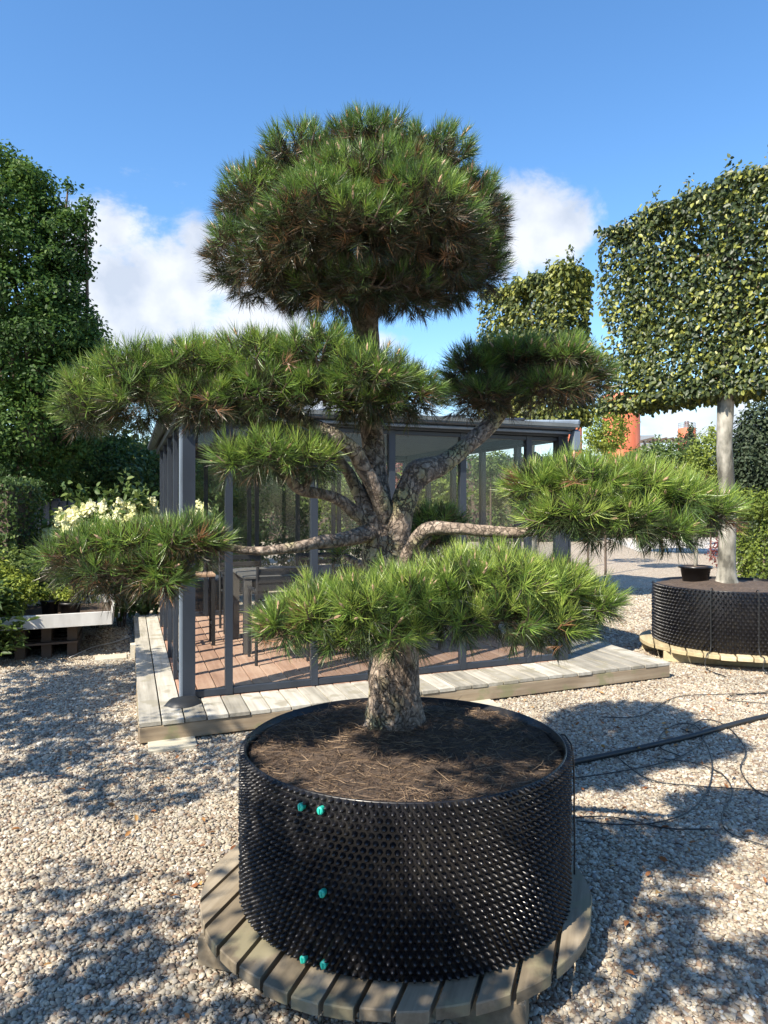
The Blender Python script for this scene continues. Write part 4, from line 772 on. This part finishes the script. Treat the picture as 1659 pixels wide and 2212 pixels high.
bush(1492, 26, 12, 55, 975, 'conifer', 'narrow dark conifer in front of the distant orange tank', .08, 500, .5, 'conifer', 'conifer')
bush(1308, 16, 38, 55, 920, 'lime', 'feathery yellow green tree in front of the orange silo', .06, 420, .5, 'feathery_tree', 'tree')
bush(1270, 18, 45, 36, 985, 'lime', 'loose light green tree right of the pavilion gutter', .07, 140, .4, 'feathery_tree', 'tree')
hedge((9.5, 33, 1.35), (16, 1.5, 2.7), (1, .1), 170, .12, 'shrub', 'long green hedge line in the far right distance', .6)
hedge((-1, 30, 1.6), (18, 1.5, 3.6), (1, 0), 170, .12, 'shrub', 'long hedge in the distance behind the pavilion', .45)
for (px, d, rx, ry, pyc, m_, lab, ti) in ((470, 13.5, 55, 60, 1030, 'shrub', 'rounded green bush seen through the leftmost pane', 1.0), (540, 15, 60, 70, 1040, 'shrub', 'green bush behind the pavilion left of centre', .95), (640, 16, 60, 70, 1050, 'shrub', 'dull green bush seen through the pavilion middle', .75),
                                 (735, 15, 50, 60, 1050, 'lime', 'olive yellow bush seen through glass left of the trunk', .1), (870, 15, 40, 55, 1040, 'maple', 'red leaved maple seen through the glass right of the trunk', .3), (935, 14, 55, 55, 1060, 'lime', 'yellowish bush seen through the middle right pane', .2), (1060, 15, 35, 22, 1000, 'shrub', 'flat topped green cloud tree behind the pavilion, upper pad', .9), (1075, 15.5, 40, 20, 1065, 'shrub', 'low green pad plant behind the pavilion at right', .8)):
    bush(px, d, rx, ry, pyc, m_, lab, .08, 260, ti)
# black planters far right
def drum(px, d, rad, h, lab):
    c = np.array([(px - CX) / F * d, d, 0.]); r = empty('planter_drum', c, lab, 'planter', 'dark plastic planters in the distance'); f = MB(); f.lathe(c, [(.001, .003), (rad * .93, 0), (rad * .93, .01)] + [(rad * (.93 + .07 * k / 14) + (.008 if k % 2 else 0), .02 + (h - .03) * k / 14) for k in range(15)] + [(rad * .97, h), (rad * .95, h - .04), (.001, h - .05)], 32); f.build('drum', M['frame'], r, True)
drum(1684, 28.8 * .95, .75, 1.5, 'tall dark ribbed planter at the right picture edge')
drum(458, 10.6, .35, .5, 'dark ribbed planter standing on gravel beyond the left pane')
# silos
def silo(px0, px1, pyt, d, lab, cap=True, zb=0):
    x0, x1 = (px0 - CX) / F * d, (px1 - CX) / F * d; rad = (x1 - x0) / 2; zt = CH - (pyt - HY) / F * d; c = np.array([(x0 + x1) / 2, d, zb]); r = empty('silo', c, lab, 'silo', 'orange industrial silos')
    f = MB(); f.lathe(c, [(rad, 0), (rad, zt - zb - rad * .25), (rad * .95, zt - zb - rad * .1), (rad * .5, zt - zb), (.001, zt - zb)], 40); f.build('tank', M['orange'], r, True)
    f = MB(); f.lathe(c, [(rad * 1.03, (zt - zb) * .55), (rad * 1.03, (zt - zb) * .55 + .3)], 40); f.lathe(c, [(rad * 1.02, 0.0), (rad * 1.02, 1.2)], 40); f.build('band', M['orange'], r)
    if cap:
        f = MB(); f.lathe(c + [0, 0, zt - zb - .05], [(rad * .28, 0), (rad * .28, rad * .75), (rad * .32, rad * .76), (.001, rad * .9)], 20); f.build('vent', M['galv'], r, True)
        f = MB()
        for k in range(16):
            a = k * 6.283 / 16; q = c + [rad * .92 * math.cos(a), rad * .92 * math.sin(a), zt - zb - .1]; q2 = c + [rad * .92 * math.cos(a + .393), rad * .92 * math.sin(a + .393), zt - zb - .1]; f.tube([q, q + [0, 0, rad * .65]], .035, 5); f.tube([q + [0, 0, rad * .62], q2 + [0, 0, rad * .62]], .03, 5); f.tube([q + [0, 0, rad * .35], q2 + [0, 0, rad * .35]], .025, 5)
        f.build('railing', M['galv'], r)
silo(1303, 1381, 850, 70, 'largest orange silo left of the hornbeam', False)
silo(1226, 1257, 920, 95, 'orange silo just right of the pavilion gutter', False)
silo(1465, 1502, 924, 95, 'small orange silo with railing and grey vent above the hedge')
# far shed, pergola, mast, bench
c = P(1390, 955, 90); r = empty('shed', (c[0], 90, 0), 'small white building with grey flat roof beside the large silo', 'building'); f = MB(); f.box((c[0], 90, 4.2), (2.6, 4, 8.4)); f.build('wall', M['white'], r); f = MB(); f.box((c[0] - .2, 90, 9.0), (1.6, 4.2, 1.2)); f.build('roof', M['galv'], r)
c = P(1295, 990, 85); r = empty('warehouse', (c[0], 92, 0), 'low white hall between the orange silos', 'building'); f = MB(); f.box((c[0] - 1, 92, 3.2), (6, 5, 6.4)); f.build('wall', M['white'], r); f = MB(); f.box((c[0] - 1, 92, 6.5), (6.3, 5.3, .2)); f.build('roof', M['galv'], r)
c = P(1440, 955, 34); r = empty('pergola', (c[0], 34, 0), 'dark timber pergola top showing above the hedge', 'pergola')
f = MB()
for k in range(7): f.box((c[0] - .9 + .3 * k, 34, c[2] + .12), (.06, 1.6, .07))
f.box((c[0], 33.4, c[2] + .05), (2.1, .08, .07)); f.box((c[0], 34.6, c[2] + .05), (2.1, .08, .07)); f.build('beams', M['twig'], r)
for k in (-.8, .45):
    for y in (33.4, 34.6): f = MB(); f.box((c[0] + k, y, c[2] / 2), (.09, .09, c[2])); f.build('post', M['twig'], r)
c = P(1609, 855, 120); f = MB(); f.tube([(c[0], 120, 0), (c[0], 120, c[2])], [.16, .1], 6); r = f.build('mast', M['galv'], origin=(c[0], 120, 0)); tag(r, 'thin grey mast standing in the sky right of the hornbeam trunk', 'mast')
c = G(1032, 1160) + [0, 0, 0]; r = empty('bench', c, 'white garden bench seen through the right panes', 'bench'); f = MB()
for k in range(4): f.box(c + [0, -.15 + .12 * k, .45], (1.5, .09, .03))
f.build('seat', M['white'], r); f = MB(); f.box(c + [0, .28, .95], (1.5, .04, .07)); f.box(c + [0, .28, .6], (1.5, .04, .05))
for k in range(11): f.box(c + [-.65 + .13 * k, .28, .77], (.04, .03, .32))
f.build('backrest', M['white'], r)
for s in (-.7, .7):
    for y in (-.2, .28): f = MB(); f.box(c + [s, y, .22 if y < 0 else .45], (.07, .06, .44 if y < 0 else .9)); f.build('leg', M['white'], r)

# ---------------------------------------------------------------- hoses on the gravel
def hose(pts, r_, name, lab, cat, m_='rubber', z=.014, seg=6):
    f = MB(); Pt = [G(*p[:2]) * [1, 1, 0] + [0, 0, (p[2] if len(p) > 2 else z)] for p in pts]; f.tube(Pt, r_, seg, step=.04); o = f.build(name, M[m_], None, True, origin=Pt[0]); return tag(o, lab, cat, 'black irrigation lines on the gravel' if name == 'irrigation_tube' else None)
hose([(1180, 1680), (1225, 1660), (1350, 1632), (1500, 1597), (1600, 1568), (1720, 1540)], .017, 'hose', 'thick black water hose running from pot to right edge', 'hose', z=.027, seg=12)
tubes = [([(1228, 1690), (1330, 1675), (1430, 1655), (1490, 1630), (1520, 1600), (1500, 1572), (1465, 1570), (1430, 1590), (1425, 1620), (1470, 1640)], 'thin tube making a small loop over the thick hose'),
 ([(1245, 1782), (1340, 1790), (1420, 1785), (1490, 1760), (1530, 1710), (1537, 1650), (1515, 1600), (1470, 1580)], 'thin tube with one big loop right of the pot'),
 ([(1220, 1775), (1300, 1772), (1350, 1778), (1440, 1798), (1540, 1800)], 'thin straight tube lowest beside the pot'),
 ([(1300, 1555), (1380, 1553), (1440, 1520), (1480, 1508), (1560, 1505), (1700, 1502)], 'thin tube farthest back along the pale gravel'),
 ([(1700, 1530), (1620, 1522), (1575, 1518), (1580, 1508), (1660, 1500)], 'thin tube with hairpin bend near the right edge'),
 ([(1420, 1645), (1500, 1655), (1560, 1680), (1582, 1720), (1560, 1770), (1580, 1810), (1700, 1850)], 'thin wavy tube curving down to the right edge'),
 ([(1330, 1640), (1400, 1690), (1500, 1705), (1600, 1712), (1720, 1725)], 'thin tube crossing the shaded gravel'),
 ([(1480, 1585), (1520, 1560), (1570, 1575), (1610, 1625), (1600, 1670), (1640, 1720), (1720, 1745)], 'thin tube bending round in the sunlit gravel at right')]
for pts, lab in tubes: hose(pts, .0035, 'irrigation_tube', lab, 'irrigation tube', z=.02)
f = MB(); x = PC[0] + .625; f.tube([(x - .05, PC[1] + .12, PT + .52), (x + .02, PC[1] + .05, PT + .50), (x + .03, PC[1] + .04, PT + .2), (x + .02, PC[1] + .0, PT + .02)], .0035, 6, step=.03); o = f.build('drip_line', M['rubber'], None, True, origin=(x, PC[1], PT + .0)); tag(o, 'thin black tube hanging down the right side of the foreground pot', 'irrigation tube')
hose([(20, 1560), (120, 1450)], .004, 'dark_cord', 'thin dark cord in the shade at the far left', 'cord') if False else None
hose([(150, 1425), (200, 1402), (235, 1394), (262, 1386), (284, 1378)], .006, 'pale_cord', 'pale thin cord curving over gravel to the deck stake', 'cord', 'white', .02)
for pts, lab in (([(1405, 1290), (1420, 1340), (1428, 1400), (1432, 1440)], ''),):
    pass
for sgn, (ang, lab) in enumerate(((232, 'thin tube hanging down the left part of the hornbeam pot'), (262, 'thin tube hanging down the middle of the hornbeam pot'))):
    N = np.array([math.cos(R(ang)), math.sin(R(ang)), 0]); f = MB(); f.tube([HP + N * .70 + [0, 0, PT + .57], HP + N * .785 + [0, 0, PT + .61], HP + N * .79 + [0, 0, PT + .3], HP + N * .80 + [0, 0, PT + .03], HP + N * .93 + [0, 0, PT + .01], HP + N * .96 + [0, 0, .03], HP + N * 1.2 + [.2, -.1, .02]], .005, 6, step=.04); o = f.build('drip_line', M['rubber'], None, True, origin=HP + N * .79 + [0, 0, PT]); tag(o, lab, 'irrigation tube')

# fallen leaves on the gravel
n = 420; d = np.sqrt(rng.uniform(2.0 ** 2, 6.8 ** 2, n)); x = rng.uniform(-.52, .52, n) * d; ok = (np.hypot(x - PC[0], d - PC[1]) > .8) & ~((inv(np.stack([x, d, x * 0], 1))[:, 1] > -.5)); p = np.stack([x, d, np.full(n, .022)], 1)[ok]
o = fastmesh('fallen_leaves', *leaves(p, rng.normal(0, .35, p.shape) + [0, 0, 1.], .04, rng.uniform(0, 1, len(p)), .45), M['dry']); tag(o, 'scattered dry brown leaves on the gravel', 'leaves', kind='stuff')

# ---------------------------------------------------------------- trees behind the camera (they shade the yard and show in the glass)
def shade(x, y, zb, zt, rr_, lab, dens=260, leaf=.08, m_='hornbeam', hole=-.35):
    bl = [((x + rng.normal(0, .3) * rr_, y + rng.normal(0, .3) * rr_, rng.uniform(zb, zt)), (rr_ * .55, rr_ * .55, (zt - zb) * .25)) for k in range(7)]
    return tree((x, y, 0), bl, dens, leaf, m_, lab, .07, hole=hole, group=None, bark='gbark')
shade(-1.6, .4, 2.35, 2.8, .8, 'nursery tree left of the viewer nearest the pot', 300, hole=-.1)
shade(-1.25, -.1, 3.3, 3.8, .62, 'tall nursery tree just left of the viewer', 260, hole=-.1)
shade(-3.7, 2.3, 2.4, 3.2, .8, 'nursery tree out of view left of the pale gravel', 220, hole=-.15)
shade(-4.3, 4.3, 2.4, 3.3, .8, 'nursery tree out of view at the left front')
shade(-4.4, 3.5, 2.5, 3.2, .6, 'small nursery tree out of view beside the yard')
shade(-2.9, .35, 2.5, 3.3, .9, 'nursery tree behind the viewer at left', 200, hole=.05)
shade(.9, -1.9, 2.2, 3.4, .8, 'nursery tree behind the viewer at right')
shade(3.5, -5, 1.5, 4.2, 1.4, 'nursery tree far behind the viewer', 200, .1)
hedge((0, -9, 1.6), (26, 1, 3.2), (1, 0), 200, .1, 'shrub', 'tall hedge far behind the viewer', .6)
